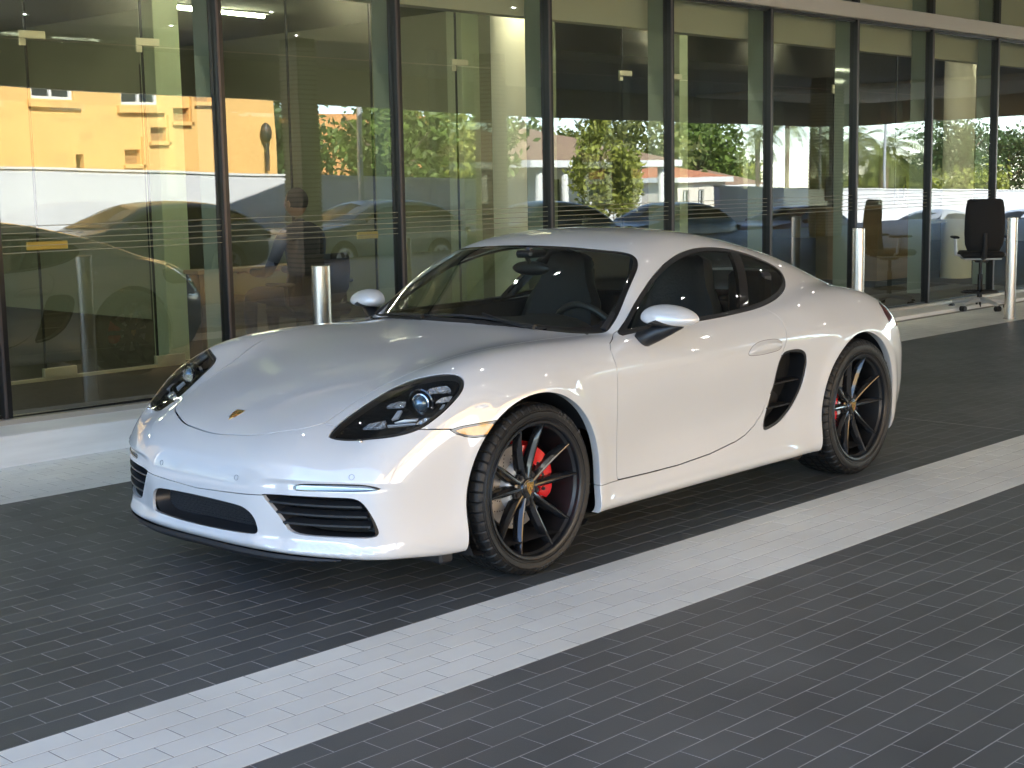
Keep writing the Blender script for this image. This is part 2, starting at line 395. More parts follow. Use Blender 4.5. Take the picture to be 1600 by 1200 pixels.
pull(-1.22,1.10);pull(-4.25,1.055)
# louvred screens deep in the room
for (xa,xb,y) in ():
    m=MB();n_=34
    for k in range(n_):m.box(xa,xb,y-.03,y,.25+k*.085,.25+k*.085+.055)
    o=m.build('louvre_slats',mat('louvre_beige',(.50,.46,.33),rough=.7),bld);o['kind']='stuff'
# ceiling lamps
lt=lamp_mat('tube_light',(1,.94,.78),24)
lights=[(-4.92,-7.90,-5.58,-7.97),(-4.1,-7.8,-4.66,-7.88),(-1.0,-8.4,-1.6,-8.45),(-2.5,-9.5,-3.1,-9.55),(1.5,-10,.9,-10.05)]+[(2-2.3*k,-3.95,1.4-2.3*k,-3.95) for k in range(8)]  # the unseen row just inside the glass is added to brighten the column
for k,(xa,ya,xb,yb) in enumerate(lights):
    t=empty('ceiling_tube_light',bw(xa,ya,3.27),BETA)
    tag(t,['long tube light under the showroom ceiling beside the left mullion','short bright end of a tube light seen beside the beige pilaster'][k] if k<2 else 'slim tube light under the showroom ceiling, out of view and added to brighten the room','light','tube lights on the showroom ceiling')
    dx,dy=xb-xa,yb-ya
    m=MB();m.tube([(0,0,0),(dx,dy,0)],.018,10);m.build('tube',lt,t)
    m=MB();m.box(min(0,dx)-.02,max(0,dx)+.02,-.03+min(dy,0),.03,.015,.03);m.build('housing',mat('lamp_housing',(.5,.5,.48),rough=.5),t)
# canopy
can=empty('canopy',(0,0,0),BETA);tag(can,'deep canopy roof over the tiled driveway in front of the showroom','canopy')
edge=[(14,9.6),(6,9.9),(-7.7,10.99),(-12.7,12.08),(-14.3,12.4),(-16.4,13.0),(-22.4,14.4),(-27.3,15.0),(-31,15.3),(-39.6,15.76),(-40.9,14.7),(-40.2,11.8),(-38.6,7.86),(-36,-3.2)]
sof=mat('soffit_grey',(.42,.41,.39),rough=.8,var=.05,vscale=1)
CE=4.3
def off(p,d):
    return p
V=[(x,y,3.95) for x,y in edge]+[(CE,-3.2,3.95)]
inner=[(CE,9.8)]+edge[2:]+[(CE,-3.2)]
n=len(inner);V=[(x,y,3.95) for x,y in inner]+[(x,y,4.6) for x,y in inner]
mobj('soffit',V,[tuple(range(n)),tuple(range(2*n-1,n-1,-1))],sof,can)
V=[];Fc=[]
for k in range(n-2):
    (x0,y0),(x1,y1)=inner[k],inner[k+1]
    b=len(V);V+=[(x0,y0,3.2),(x1,y1,3.2),(x1,y1,4.8),(x0,y0,4.8)];
    dx,dy=x1-x0,y1-y0;l_=math.hypot(dx,dy);nx,ny=-dy/l_*.18,dx/l_*.18
    V+=[(x0-nx,y0-ny,3.2),(x1-nx,y1-ny,3.2),(x1-nx,y1-ny,4.8),(x0-nx,y0-ny,4.8)]
    Fc+=[(b,b+1,b+2,b+3),(b+4,b+7,b+6,b+5),(b,b+4,b+5,b+1),(b+3,b+2,b+6,b+7)]
mobj('fascia',V,Fc,mat('fascia_grey',(.30,.27,.25),rough=.5),can)
V=[];Fc=[];m=MB()
for k in range(80):
    x=-31.4-k*.1;m.box(x-.035,x+.035,-3,min(14.5,float(np.interp(x,[-39.6,-31],[14.5,15.2]))),3.86,3.94)
o=m.build('soffit_slats',mat('slat_warm_grey',(.70,.64,.55),rough=.7),can);o['kind']='stuff'
for (x,y) in ((-11.8,8.5),(-16.45,8.5),(-28.7,8.5),(1.5,8.5)):
    wdt=.42 if x>-20 else .8
    t=empty('canopy_column',bw(x,y,0),BETA)
    tag(t,{-11.8:'ribbed canopy column reflected between the yellow wall and the green trees',-16.45:'ribbed canopy column reflected beside the round cream column',-28.7:'wide ribbed canopy column reflected between the palm views',1.5:'ribbed canopy column outside the picture beside the camera'}[x],'column','ribbed columns carrying the canopy')
    m=MB();m.box(-wdt*.48,wdt*.48,-.22,.22,0,3.95);m.build('shaft',mat('column_core',(.20,.185,.16),rough=.8),t)
    rm=None
    for k in range(48):
        if rm is None:
            m=MB();m.box(-wdt*.5,wdt*.5,-.245,.245,-.026,.026,.004);r_=m.build('rib',mat('column_rib',(.34,.31,.27),rough=.7),t);rm=r_
        else:
            r_=bpy.data.objects.new('rib',rm.data);COL.objects.link(r_);r_.parent=t
        r_.location=(0,0,.1+k*.078)
# small downlights under the canopy
dl=lamp_mat('downlight_led',(1,.97,.92),75)
first=None
for k,(x,y) in enumerate([(x,y) for x in (-11.4,-9.0,-6.6,-4.2,-1.8,.6,3.0) for y in (-1.8,.6,3.0,5.4,7.8)]):
    if first is None:
        t=empty('downlight',(x,y,3.95));m=MB();m.rev([(.055,0),(.060,-.012),(.048,-.012),(.045,0)],(0,0,0),20,2);m.build('bezel',mat('downlight_bezel',(.6,.6,.6),rough=.3),t)
        m=MB();m.cyl((0,0,-.008),.020,.004,16);m.build('lamp',dl,t);first=t
        tag(t,'small round downlight recessed in the canopy soffit','light','downlights in the canopy soffit')
    else:copy_tree(first,loc=(x,y,3.95))
# ================================================================ car body shape
def spl(xs, ys):
    """natural cubic spline through points; linear outside"""
    xs=np.array(xs,float);ys=np.array(ys,float)
    o=np.argsort(xs);xs=xs[o];ys=ys[o]
    n=len(xs);h=np.diff(xs);A=np.zeros((n,n));r=np.zeros(n);A[0,0]=A[-1,-1]=1
    for i in range(1,n-1):
        A[i,i-1]=h[i-1];A[i,i]=2*(h[i-1]+h[i]);A[i,i+1]=h[i]
        r[i]=6*((ys[i+1]-ys[i])/h[i]-(ys[i]-ys[i-1])/h[i-1])
    M=np.linalg.solve(A,r)
    # tabulate for speed
    X=np.linspace(xs[0],xs[-1],1200)
    i=np.clip(np.searchsorted(xs,X)-1,0,n-2);t=X-xs[i];u=xs[i+1]-X;hh=h[i]
    Y=(M[i]*u**3+M[i+1]*t**3)/(6*hh)+(ys[i]/hh-M[i]*hh/6)*u+(ys[i+1]/hh-M[i+1]*hh/6)*t
    s0=(Y[1]-Y[0])/(X[1]-X[0]);s1=(Y[-1]-Y[-2])/(X[-1]-X[-2]);dx=X[1]-X[0]
    def f(x):
        x=np.asarray(x,float);q=(x-X[0])/dx
        k=np.clip(q.astype(int),0,len(X)-2);fr=np.clip(q-k,0,1)
        y=Y[k]*(1-fr)+Y[k+1]*fr
        return y+np.where(x<X[0],(x-X[0])*s0,0)+np.where(x>X[-1],(x-X[-1])*s1,0)
    return f
def sstep(x,a,b):
    t=np.clip((x-a)/(b-a),0,1);return t*t*(3-2*t)
def lse(r,*a):
    m=a[0]
    for q in a[1:]:m=np.maximum(m,q)
    s=0
    for q in a:s=s+np.exp((q-m)/r)
    return m+r*np.log(s)
# half width of the widest line, centre line of the lower body, fender crest
Wp=spl([1.1,.95,.8,.6,.4,.2,0,-.2,-.4,-.8,-1.2,-1.6,-2.0,-2.475,-2.8,-3.1,-3.3,-3.5],
       [.66,.735,.785,.824,.856,.879,.892,.888,.878,.868,.868,.876,.892,.902,.882,.82,.755,.66])
Tc=spl([1.1,1.0,.93,.85,.769,.68,.6,.4,.2,0,-.2,-.4,-.6,-1.2,-2,-2.6,-2.9,-3.1,-3.2,-3.3,-3.4,-3.5],
       [.40,.475,.545,.606,.650,.688,.718,.778,.824,.858,.886,.908,.915,.91,.90,.905,.905,.895,.875,.81,.72,.6])
Cr=spl([1.0,.85,.75,.65,.57,.5,.4,.33,.13,-.1,-.4,-.6,-.9,-1.3,-1.7,-2.0,-2.3,-2.5,-2.7,-2.9,-3.1,-3.25,-3.4],
       [.39,.52,.585,.652,.714,.758,.803,.829,.867,.879,.880,.880,.884,.895,.912,.930,.952,.956,.942,.895,.80,.70,.56])
Zp=spl([.05,.13,.2,.3,.45,.6,.7,.78,.86,.95,1.1],[-.07,-.028,-.004,-.006,-.006,-.001,0,-.004,-.040,-.105,-.22])
Gb=spl([-.2,-.6,-.9,-1.3,-1.7,-2.0,-2.3,-2.6,-2.9,-3.2],[.74,.765,.775,.775,.755,.72,.665,.60,.53,.45])
Rc=spl([-.5,-.8,-1.0,-1.2,-1.4,-1.6,-1.9,-2.2,-2.5,-2.8,-3.0,-3.2,-3.5],
       [1.12,1.208,1.248,1.278,1.290,1.283,1.247,1.188,1.107,.988,.90,.81,.68])
Xc=spl([.7,.85,.91,1.0,1.1,1.2,1.26,1.35],[-.05,-.31,-.41,-.565,-.745,-.93,-1.04,-1.21])
GBt=spl([-3.6,-3.0,-2.1,-.4,.3,.45,.6,.75,.9,1.0],[.188,.182,.176,.174,.168,.162,.176,.188,.196,.198])
def F(x,y,z):
    y=np.abs(y)
    # doors hollow, arches flare
    W=Wp(x)+Zp(z)
    hol=sstep(x,-.42,-.8)*(1-sstep(x,-1.75,-2.05))
    W=W-.018*np.exp(-((z-.45)/.13)**2)*hol
    # sill bulge
    W=W+.014*np.exp(-((z-.205)/.03)**2)*sstep(x,-.28,-.5)*(1-sstep(x,-1.75,-2.05))
    d1=np.sqrt(x**2+(z-.34)**2);d2=np.sqrt((x+2.475)**2+(z-.35)**2)
    W=W+.010*np.exp(-((d1-.385)/.05)**2)+.012*np.exp(-((d2-.395)/.055)**2)
    # shoulder crease running through the handle to the rear fender
    zc=.722+.022*sstep(x,-.6,-2.1)
    q_=z-zc
    sp=lambda t:.5*(t+np.sqrt(t*t+.003**2))
    W=W+(.004-.100*sp(q_)+1.25*(sp(q_)**2-sp(q_-.030)**2)-.16*sp(q_-.031))*np.exp(-(q_/.12)**4)*sstep(x,-.3,-.9)*(1-sstep(x,-2.25,-2.6))
    a=y-W
    xe=x+.16*y**3*sstep(x,.2,.7)
    S=np.exp(-((y-.70)/.19)**2)
    t=Tc(xe)-.035*y**2;
    T=t+(Cr(x)-t)*S-1.2*np.maximum(y-.72,0)**2
    b=(z-T)*.9
    # front
    xf=.965-(.44+.9*np.maximum(z-.44,0))*y**3-.25*np.maximum(z-.44,0)**1.5-.06*np.maximum(.40-z,0)
    qd=((y-.56)/.275)**4+((z-.345)/.118)**4
    xf=xf-.016*(1-sstep(qd,.75,1.7))*sstep(y,.28,.44)+.014*np.exp(-((z-.228)/.02)**2)*(1-sstep(y,.60,.78))
    c=x-xf
    xr=-3.47+.62*y**2.8+2.0*np.maximum(z-.55,0)**2+1.1*np.maximum(.42-z,0)**1.4
    e=xr-x
    g=GBt(x)-z
    rr=.045-.021*sstep(x,-.3,-.8)+.041*sstep(x,-1.95,-2.5)-.012*sstep(x,.55,.8)
    low=lse(rr,a,b,c,e)
    low=lse(.012,low,g)
    # greenhouse
    dz=z-.88
    Gw=Gb(x)-.33*np.maximum(dz,-.1)-1.0*np.maximum(dz,0)**2
    ga=(y-Gw)*.93
    gr=z-(Rc(x)-(.11+.10*sstep(x,-1.3,-2.2))*y**2)
    gr=gr*(1-.18*sstep(x,-1.8,-2.6))
    cc=.46-.2*sstep(z,.9,1.2)
    xw=Xc(z)-cc*y**2
    gw=(x-xw)*.5
    gh=lse(.038,ga,gr)
    gh=lse(.020,gh,gw)
    gh=lse(.03,gh,-3.3-x)
    gh=np.maximum(gh,.80-z)
    k=.008+.030*sstep(x,-1.5,-2.3)
    m=np.minimum(low,gh)
    return m-k*np.log(np.exp(-(low-m)/k)+np.exp(-(gh-m)/k))
# ---------------------------------------------------------------- surface meshing and cutting
def grad(P,h=1e-3):
    g=np.zeros_like(P)
    for i in range(3):
        e=np.zeros(3);e[i]=h
        g[:,i]=F(*(P+e).T)-F(*(P-e).T)
    return g/np.maximum(np.linalg.norm(g,axis=1,keepdims=True),1e-12)
def shoot(F,xa,xb,za,zb,zm,nmid,ncap,nth):
    """quad grid on the y>=0 half of the implicit skin, rays from a spine with fanned ends"""
    cols=[]
    for i in range(ncap):
        a=math.pi/2*(1-i/ncap);cols.append((xb,zb,a,1))
    for i in range(nmid+1):
        t=i/nmid;x=xb+(xa-xb)*t
        z=zm+(zb-zm)*max(0,1-t/.25)**2+(za-zm)*max(0,(t-.75)/.25)**2
        cols.append((x,z,0,1))
    for i in range(1,ncap+1):
        a=math.pi/2*i/ncap;cols.append((xa,za,a,-1))
    tq=np.linspace(0,math.pi,4000);dn=1+2.6*np.exp(-((tq-math.radians(79))/math.radians(8))**2)
    cum=np.concatenate([[0],np.cumsum((dn[1:]+dn[:-1])/2)]);th=np.interp(np.linspace(0,cum[-1],nth+1),cum,tq)
    O=[];D=[]
    for (x,z,a,s) in cols:
        for t in th:
            O.append((x,0,z));D.append((s*math.sin(a),math.cos(a)*math.sin(t),math.cos(a)*math.cos(t)))
    O=np.array(O);D=np.array(D);lo=np.zeros(len(O));hi=np.full(len(O),1.7)
    for k in range(26):
        m=(lo+hi)/2;P=O+D*m[:,None];v=F(*P.T);ins=v<0
        lo=np.where(ins,m,lo);hi=np.where(ins,hi,m)
    P=O+D*((lo+hi)/2)[:,None];P[np.abs(P[:,1])<1e-5,1]=0
    nc=len(cols);nr=nth+1;T=[]
    for i in range(nc-1):
        b=np.arange(nr-1)+i*nr
        T.append(np.stack([b,b+1,b+nr+1],1));T.append(np.stack([b,b+nr+1,b+nr],1))
    T=np.concatenate(T)
    # drop degenerate
    A=np.cross(P[T[:,1]]-P[T[:,0]],P[T[:,2]]-P[T[:,0]]);T=T[np.linalg.norm(A,axis=1)>1e-10]
    return P,T
class Sk:
    """triangle skin: points, normals, triangles"""
    def __init__(s,P,T,N):s.P=P;s.T=T;s.N=N
    def compact(s):
        u,inv=np.unique(s.T.ravel(),return_inverse=True)
        return Sk(s.P[u],inv.reshape(-1,3),s.N[u])
    def split(s,g):
        """returns (g<0 part, g>=0 part) with a clean new edge along g=0"""
        P,T,N=s.P,s.T,s.N
        sg=g>=0;c=sg[T].sum(1)
        neg=T[c==0];pos=T[c==3];mix=T[(c==1)|(c==2)]
        if len(mix)==0:return Sk(P,neg,N).compact() if len(neg) else None,Sk(P,pos,N).compact() if len(pos) else None
        c1=sg[mix].sum(1);one=(c1==1)
        # rotate so the lone vertex is first
        lone=np.where(one[:,None],sg[mix],~sg[mix]);k=lone.argmax(1);r=np.arange(len(mix))
        a=mix[r,k];b=mix[r,(k+1)%3];d=mix[r,(k+2)%3]
        E1=np.stack([np.minimum(a,b),np.maximum(a,b)],1);E2=np.stack([np.minimum(a,d),np.maximum(a,d)],1)
        E=np.concatenate([E1,E2]);ue,inv=np.unique(E,axis=0,return_inverse=True);inv=inv.ravel()
        t=g[ue[:,0]]/(g[ue[:,0]]-g[ue[:,1]]+1e-15);t=np.clip(t,.0005,.9995)[:,None]
        Pn=P[ue[:,0]]*(1-t)+P[ue[:,1]]*t;Nn=N[ue[:,0]]*(1-t)+N[ue[:,1]]*t
        n0=len(P);i1=inv[:len(mix)]+n0;i2=inv[len(mix):]+n0
        lt=np.stack([a,i1,i2],1);q1=np.stack([i1,b,d],1);q2=np.stack([i1,d,i2],1)
        P2=np.concatenate([P,Pn]);N2=np.concatenate([N,Nn])
        pos=np.concatenate([pos,lt[one],q1[~one],q2[~one]]);neg=np.concatenate([neg,lt[~one],q1[one],q2[one]])
        return (Sk(P2,neg,N2).compact() if len(neg) else None),(Sk(P2,pos,N2).compact() if len(pos) else None)
    def cut(s,fn,gap=0):
        """fn(P)-> signed distance; inside part (fn<-gap) and outside part (fn>gap)"""
        if s is None or len(s.T)==0:return None,None
        g=fn(s.P)
        i,_=s.split(g+gap);_,o=s.split(g-gap)
        return i,o
    def mirror(s):
        return Sk(s.P*[1,-1,1],s.T[:,::-1],s.N*[1,-1,1])
    def full(s):
        """both halves welded on the centre line"""
        m=s.mirror();n=len(s.P);mp=np.arange(n)+n;on=np.abs(s.P[:,1])<1e-6;mp[on]=np.arange(n)[on]
        r=Sk(np.concatenate([s.P,m.P]),np.concatenate([s.T,mp[m.T]]),np.concatenate([s.N,m.N]))
        r.N[:n][on,1]=0
        return r.compact()
    def rim(s,depth,dirf=None,keep=None):
        """adds a turned-in lip along every open edge (not the centre line)"""
        T=s.T;E=np.concatenate([T[:,[0,1]],T[:,[1,2]],T[:,[2,0]]])
        key=np.sort(E,1);u,inv,cnt=np.unique(key,axis=0,return_inverse=True,return_counts=True)
        B=E[cnt[inv.ravel()]==1]
        on=(np.abs(s.P[B[:,0],1])<1e-6)&(np.abs(s.P[B[:,1],1])<1e-6);B=B[~on]
        if keep is not None:
            k=keep(s.P[B[:,0]])&keep(s.P[B[:,1]]);B=B[k]
        if len(B)==0:return s
        vs=np.unique(B.ravel());mp=-np.ones(len(s.P),int);mp[vs]=np.arange(len(vs))
        P0=s.P[vs];N0=s.N[vs];N0=N0/np.maximum(np.linalg.norm(N0,axis=1,keepdims=True),1e-9)
        D=-N0 if dirf is None else dirf(P0,N0)
        n=len(s.P);m=len(vs)
        # lip normals point out of the opening: average of edge cross products
        LN=np.zeros((m,3));e=s.P[B[:,1]]-s.P[B[:,0]];cr_=np.cross(e,N0[mp[B[:,0]]])
        for q in (0,1):np.add.at(LN,mp[B[:,q]],cr_)
        LN/=np.maximum(np.linalg.norm(LN,axis=1,keepdims=True),1e-9)
        k=min(.0025,depth*.3)
        mid=P0+D*k
        P2=np.concatenate([s.P,mid,P0+D*depth]);
        N2=np.concatenate([s.N,LN,LN])
        b0=B[:,0];b1=B[:,1];m0=mp[b0]+n;m1=mp[b1]+n;d0=m0+m;d1=m1+m
        T2=np.concatenate([T,np.stack([b1,b0,m0],1),np.stack([b1,m0,m1],1),np.stack([m1,m0,d0],1),np.stack([m1,d0,d1],1)])
        return Sk(P2,T2,N2)
    def obj(s,name,m,parent=None):
        N=s.N/np.maximum(np.linalg.norm(s.N,axis=1,keepdims=True),1e-9)
        return mobj(name,s.P,s.T,m,parent,normals=N)
def smooth_poly(pts,closed=True,n=6):
    """Catmull-Rom through the points"""
    p=np.array(pts,float);m=len(p);o=[]
    for i in range(m if closed else m-1):
        if closed:a,b,c,d=p[(i-1)%m],p[i],p[(i+1)%m],p[(i+2)%m]
        else:a,b,c,d=p[max(i-1,0)],p[i],p[i+1],p[min(i+2,m-1)]
        for k in range(n):
            t=k/n;o.append(.5*((2*b)+(-a+c)*t+(2*a-5*b+4*c-d)*t*t+(-a+3*b-3*c+d)*t**3))
    if not closed:o.append(p[-1])
    return np.array(o)
def sdf(Q,poly,reach=.12):
    """signed distance to a closed outline, negative inside"""
    poly=np.asarray(poly);lo=poly.min(0)-reach;hi=poly.max(0)+reach
    r=np.full(len(Q),1.0);w=np.where(((Q>lo)&(Q<hi)).all(1))[0]
    if len(w)==0:return r
    q=Q[w];d=np.full(len(w),9.);ins=np.zeros(len(w),bool)
    for i in range(len(poly)):
        a=poly[i];b=poly[(i+1)%len(poly)];e=b-a;L2=e@e
        if L2<1e-14:continue
        t=np.clip(((q-a)@e)/L2,0,1);v=q-a-t[:,None]*e;d=np.minimum(d,(v**2).sum(1))
        c=((a[1]>q[:,1])!=(b[1]>q[:,1]))
        if abs(e[1])>1e-12:ins^=c&(q[:,0]<(q[:,1]-a[1])/e[1]*e[0]+a[0])
    d=np.sqrt(d);r[w]=np.where(ins,-d,d);return r
RAYPTS=[([(0.4549,0.7208,0.7747),(0.4316,0.7237,0.7846),(0.4087,0.7444,0.7891),(0.3831,0.7653,0.7907),(0.3804,0.7825,0.7814),(0.3858,0.7960,0.7686),(0.4256,0.7665,0.7721)],1,0.018),
([(0.4639,0.7893,0.7363),(0.4413,0.7900,0.7479),(0.4169,0.7975,0.7531),(0.3918,0.8099,0.7519),(0.4146,0.8147,0.7345),(0.4413,0.8039,0.7335)],0,0.016),
([(0.5508,0.6059,0.7235),(0.5325,0.6107,0.7345),(0.5177,0.6433,0.7446),(0.5175,0.6758,0.7453),(0.5385,0.6825,0.7320),(0.5470,0.6499,0.7269)],0,0.022),
([(0.6524,0.5905,0.6550),(0.6293,0.5988,0.6701),(0.6152,0.6317,0.6775),(0.6058,0.6588,0.6830),(0.6251,0.6776,0.6648),(0.6391,0.6450,0.6574)],0,0.022),
([(0.5617,0.7830,0.6674),(0.5410,0.7881,0.6806),(0.5209,0.7965,0.6869),(0.5037,0.8065,0.6856),(0.5171,0.8064,0.6731),(0.5400,0.7979,0.6660)],0,0.020),
([(0.6142,0.6723,0.6747),(0.5560,0.7803,0.6766),(0.5583,0.7825,0.6714),(0.6190,0.6772,0.6701)],2,0.030),
([(0.6026,0.7013,0.6805),(0.5792,0.7355,0.6908),(0.5418,0.7806,0.6894),(0.5506,0.7807,0.6812)],2,0.024),
([(0.5902,0.6651,0.6951),(0.5523,0.6584,0.7234),(0.5472,0.6768,0.7264),(0.5783,0.6882,0.7026)],2,0.035),
([(0.4572,0.8106,0.7148),(0.4400,0.8082,0.7288),(0.4304,0.8129,0.7280),(0.4492,0.8167,0.7102)],2,0.022),
]
# ================================================================ the white sports car
paint=mat('white_paint',(.66,.67,.68),rough=.4,coat=1,coatr=.012,spec=.5)
paint.node_tree.nodes['Principled BSDF'].inputs['Coat IOR'].default_value=2.0
blk_sat=mat('black_satin_plastic',(.012,.012,.013),rough=.38)
blk_gloss=mat('black_gloss',(.006,.006,.007),rough=.06,coat=1)
blk_matt=mat('black_matt_plastic',(.018,.018,.02),rough=.6,bump=.15,bscale=300)
void_m=mat('dark_recess',(.004,.004,.004),rough=.9)
car_glass=glass('car_glass',(.74,.80,.75),refl=.05)
dark_glass=glass('tinted_car_glass',(.22,.25,.22),refl=.06)
lens_glass=glass('clear_lens',(.93,.95,.96),refl=.05)
chrome=mat('chrome',(.75,.76,.78),rough=.08,metal=1)
CARZ=0.02626509
car=empty('sports_car',(0,0,0),CARZ)
tag(car,'white two-door mid-engine sports coupe with black wheels parked on the dark tiles','car')
def poly2(pts3,ax,**k):return smooth_poly([[p[a] for a in ax] for p in pts3],**k)
P0,T0=shoot(F,-2.75,.42,.5,.45,.56,330,100,250)
nrm=np.cross(P0[T0[:,1]]-P0[T0[:,0]],P0[T0[:,2]]-P0[T0[:,0]]);G0=grad(P0)
if (nrm*G0[T0[:,0]]).sum()<0:T0=T0[:,::-1]
S=Sk(P0,T0,G0)
XZ=lambda P:P[:,[0,2]]
XY=lambda P:P[:,[0,1]]
YZ=lambda P:P[:,[1,2]]
# ---- wheel arches
def arch(P):
    a=np.sqrt((P[:,0]-.012)**2+(P[:,2]-.34)**2)-.379
    b=np.sqrt((P[:,0]+2.447)**2+(P[:,2]-.352)**2)-.384
    # straighten below the axle
    a2=np.where(P[:,2]<.34,np.abs(P[:,0]-.012)-.379+.04*(.34-P[:,2]),a)
    b2=np.where(P[:,2]<.352,np.abs(P[:,0]+2.447)-.384+.04*(.352-P[:,2]),b)
    return np.where(P[:,1]>.42,np.minimum(a2,b2),1)
_,S=S.cut(arch)
# ---- underside
under,S=S.cut(lambda P:P[:,2]-GBt(P[:,0])-.006)
under.full().obj('underbody',blk_matt,car)
# ---- windscreen
WS=smooth_poly([(-.398,-.2),(-.398,0),(-.415,.28),(-.455,.48),(-.515,.62),(-.590,.712),(-.66,.716),(-.76,.692),(-.93,.632),(-1.0,.592),(-1.022,.55),(-1.012,.49),(-.996,.391),(-.985,.175),(-.982,0),(-.982,-.2)])
ws,S=S.cut(lambda P:np.where(P[:,2]>.8,sdf(XY(P),WS),1),.0015)
wsf=lambda P:sdf(XY(P),WS)+.022+.03*(P[:,2]<.93)
g_in,g_fr=ws.cut(wsf)
g_in.full().obj('windscreen',car_glass,car)
g_fr.full().obj('windscreen_border',blk_gloss,car)
# ---- side glass
WIN=[(-.640,.877),(-.718,.926),(-.839,1.006),(-1.001,1.085),(-1.196,1.150),(-1.378,1.185),(-1.542,1.195),(-1.714,1.186),(-1.875,1.160),(-2.02,1.122),(-2.125,1.078),(-2.155,1.035),(-2.10,.987),(-1.974,.949),(-1.825,.922),(-1.657,.904),(-1.48,.895),(-1.289,.889),(-.869,.883),(-.70,.876)]
WIN=smooth_poly(WIN);WIN[:,0]=np.minimum(WIN[:,0],-.640)
sw,S=S.cut(lambda P:np.where((P[:,1]>.4)&(P[:,2]>.84),sdf(XZ(P),WIN),1),.0015)
inner,trim=sw.cut(lambda P:sdf(XZ(P),WIN)+.016)
def pil(P):  # signed distance to the slanted pillar band
    xc=-1.597-(P[:,2]-.91)*.82
    return np.abs(P[:,0]-xc)-.040
pl,inner=inner.cut(pil)
dg,qg=inner.cut(lambda P:-(P[:,0]-(-1.597-(P[:,2]-.91)*.82)))
# ---- rear glass
RW=smooth_poly([(-1.98,-.2),(-1.98,.2),(-2.02,.36),(-2.12,.425),(-2.4,.40),(-2.66,.345),(-2.72,.26),(-2.735,0),(-2.735,-.2)])
rw,S=S.cut(lambda P:np.where(P[:,2]>.8,sdf(XY(P),RW),1),.0015)
rw.full().obj('rear_window',dark_glass,car)
# ---- head lamp opening (seen along its own facing direction)
hn=np.array([.42,.50,.757]);hu=np.cross([0,0,1],hn);hu/=np.linalg.norm(hu);hv=np.cross(hn,hu)
HLP=lambda P:np.stack([P@hu,P@hv],1)
HL3=[(.748,.532,.610),(.738,.517,.621),(.695,.507,.647),(.641,.509,.675),(.585,.521,.705),(.526,.537,.734),(.465,.557,.762),(.41,.597,.789),(.381,.664,.808),(.349,.726,.817),(.326,.762,.813),(.322,.789,.798),(.336,.807,.778),(.36,.818,.757),(.396,.822,.733),(.443,.822,.706),(.494,.815,.677),(.549,.801,.65),(.603,.776,.631),(.656,.732,.618),(.698,.66,.608),(.734,.58,.604)]
HL=smooth_poly(HLP(np.array(HL3)))
hl,S=S.cut(lambda P:np.where((P[:,0]>.2)&(P[:,1]>.35)&(P[:,2]>.5),sdf(HLP(P),HL),1),.0018)
# ---- side marker, side intake, nose openings, daytime lamp slot
MARK=np.array([(.449,.631),(.40,.638),(.24,.643),(.24,.588),(.352,.590),(.392,.601),(.424,.614)])
mk,S=S.cut(lambda P:np.where(P[:,1]>.5,sdf(XZ(P),MARK),1),.0012)
INT=smooth_poly([(-1.766,.706),(-1.859,.705),(-1.918,.682),(-1.936,.636),(-1.923,.563),(-1.89,.488),(-1.833,.421),(-1.744,.369),(-1.655,.347),(-1.606,.349),(-1.610,.386),(-1.645,.456),(-1.672,.551),(-1.693,.646),(-1.724,.691)])
si,S=S.cut(lambda P:np.where(P[:,1]>.5,sdf(XZ(P),INT),1))
fr=lambda f:(lambda P:np.where(P[:,0]>.55,f(P),1))
CI=smooth_poly([(-.29,.362),(0,.369),(.22,.364),(.285,.352),(.318,.325),(.330,.29),(.326,.268),(.28,.259),(0,.253),(-.28,.259)],n=5)
ci,S=S.cut(fr(lambda P:sdf(YZ(P),CI)))
LI=smooth_poly([(.362,.408),(.372,.416),(.515,.420),(.636,.421),(.70,.418),(.727,.397),(.745,.355),(.757,.31),(.757,.285),(.735,.276),(.63,.275),(.51,.276),(.462,.288),(.437,.32),(.400,.365)],n=4)
li,S=S.cut(fr(lambda P:sdf(YZ(P),LI)))
DR=smooth_poly([(.486,.448),(.498,.459),(.545,.465),(.665,.4695),(.735,.466),(.768,.450),(.737,.443),(.634,.4405),(.515,.4375),(.492,.440)],n=4)
dr,S=S.cut(fr(lambda P:sdf(YZ(P),DR)))
# ---- tail lamp
TL=np.array([(-2.80,.848),(-2.775,.80),(-2.79,.752),(-2.86,.725),(-3.45,.71),(-3.5,.80),(-3.35,.86),(-3.05,.875)])
tl,S=S.cut(lambda P:np.where((P[:,1]>.33),sdf(XZ(P),TL),1),.0015)
# ---- door
DOOR=np.array([(-.4905,.80),(-.4905,.302),(-.4965,.2945),(-.7,.2885),(-.93,.287),(-1.175,.300),(-1.38,.326),(-1.46,.345),(-1.538,.380),(-1.60,.425),(-1.645,.48),(-1.672,.54),(-1.69,.61),(-1.72,.69),(-1.755,.75),(-1.785,.81),(-1.79,.84),(-1.775,.87),(-1.735,.903),(-1.65,.93),(-1.2,.93),(-.8,.925),(-.70,.905),(-.61,.877),(-.53,.853),(-.50,.83)])
dc=S.cut(lambda P:np.where(P[:,1]>.5,sdf(XZ(P),DOOR),1),.0026*np.clip(np.abs(S.N[:,1])*1.15-.1,.06,1))
door,S=dc
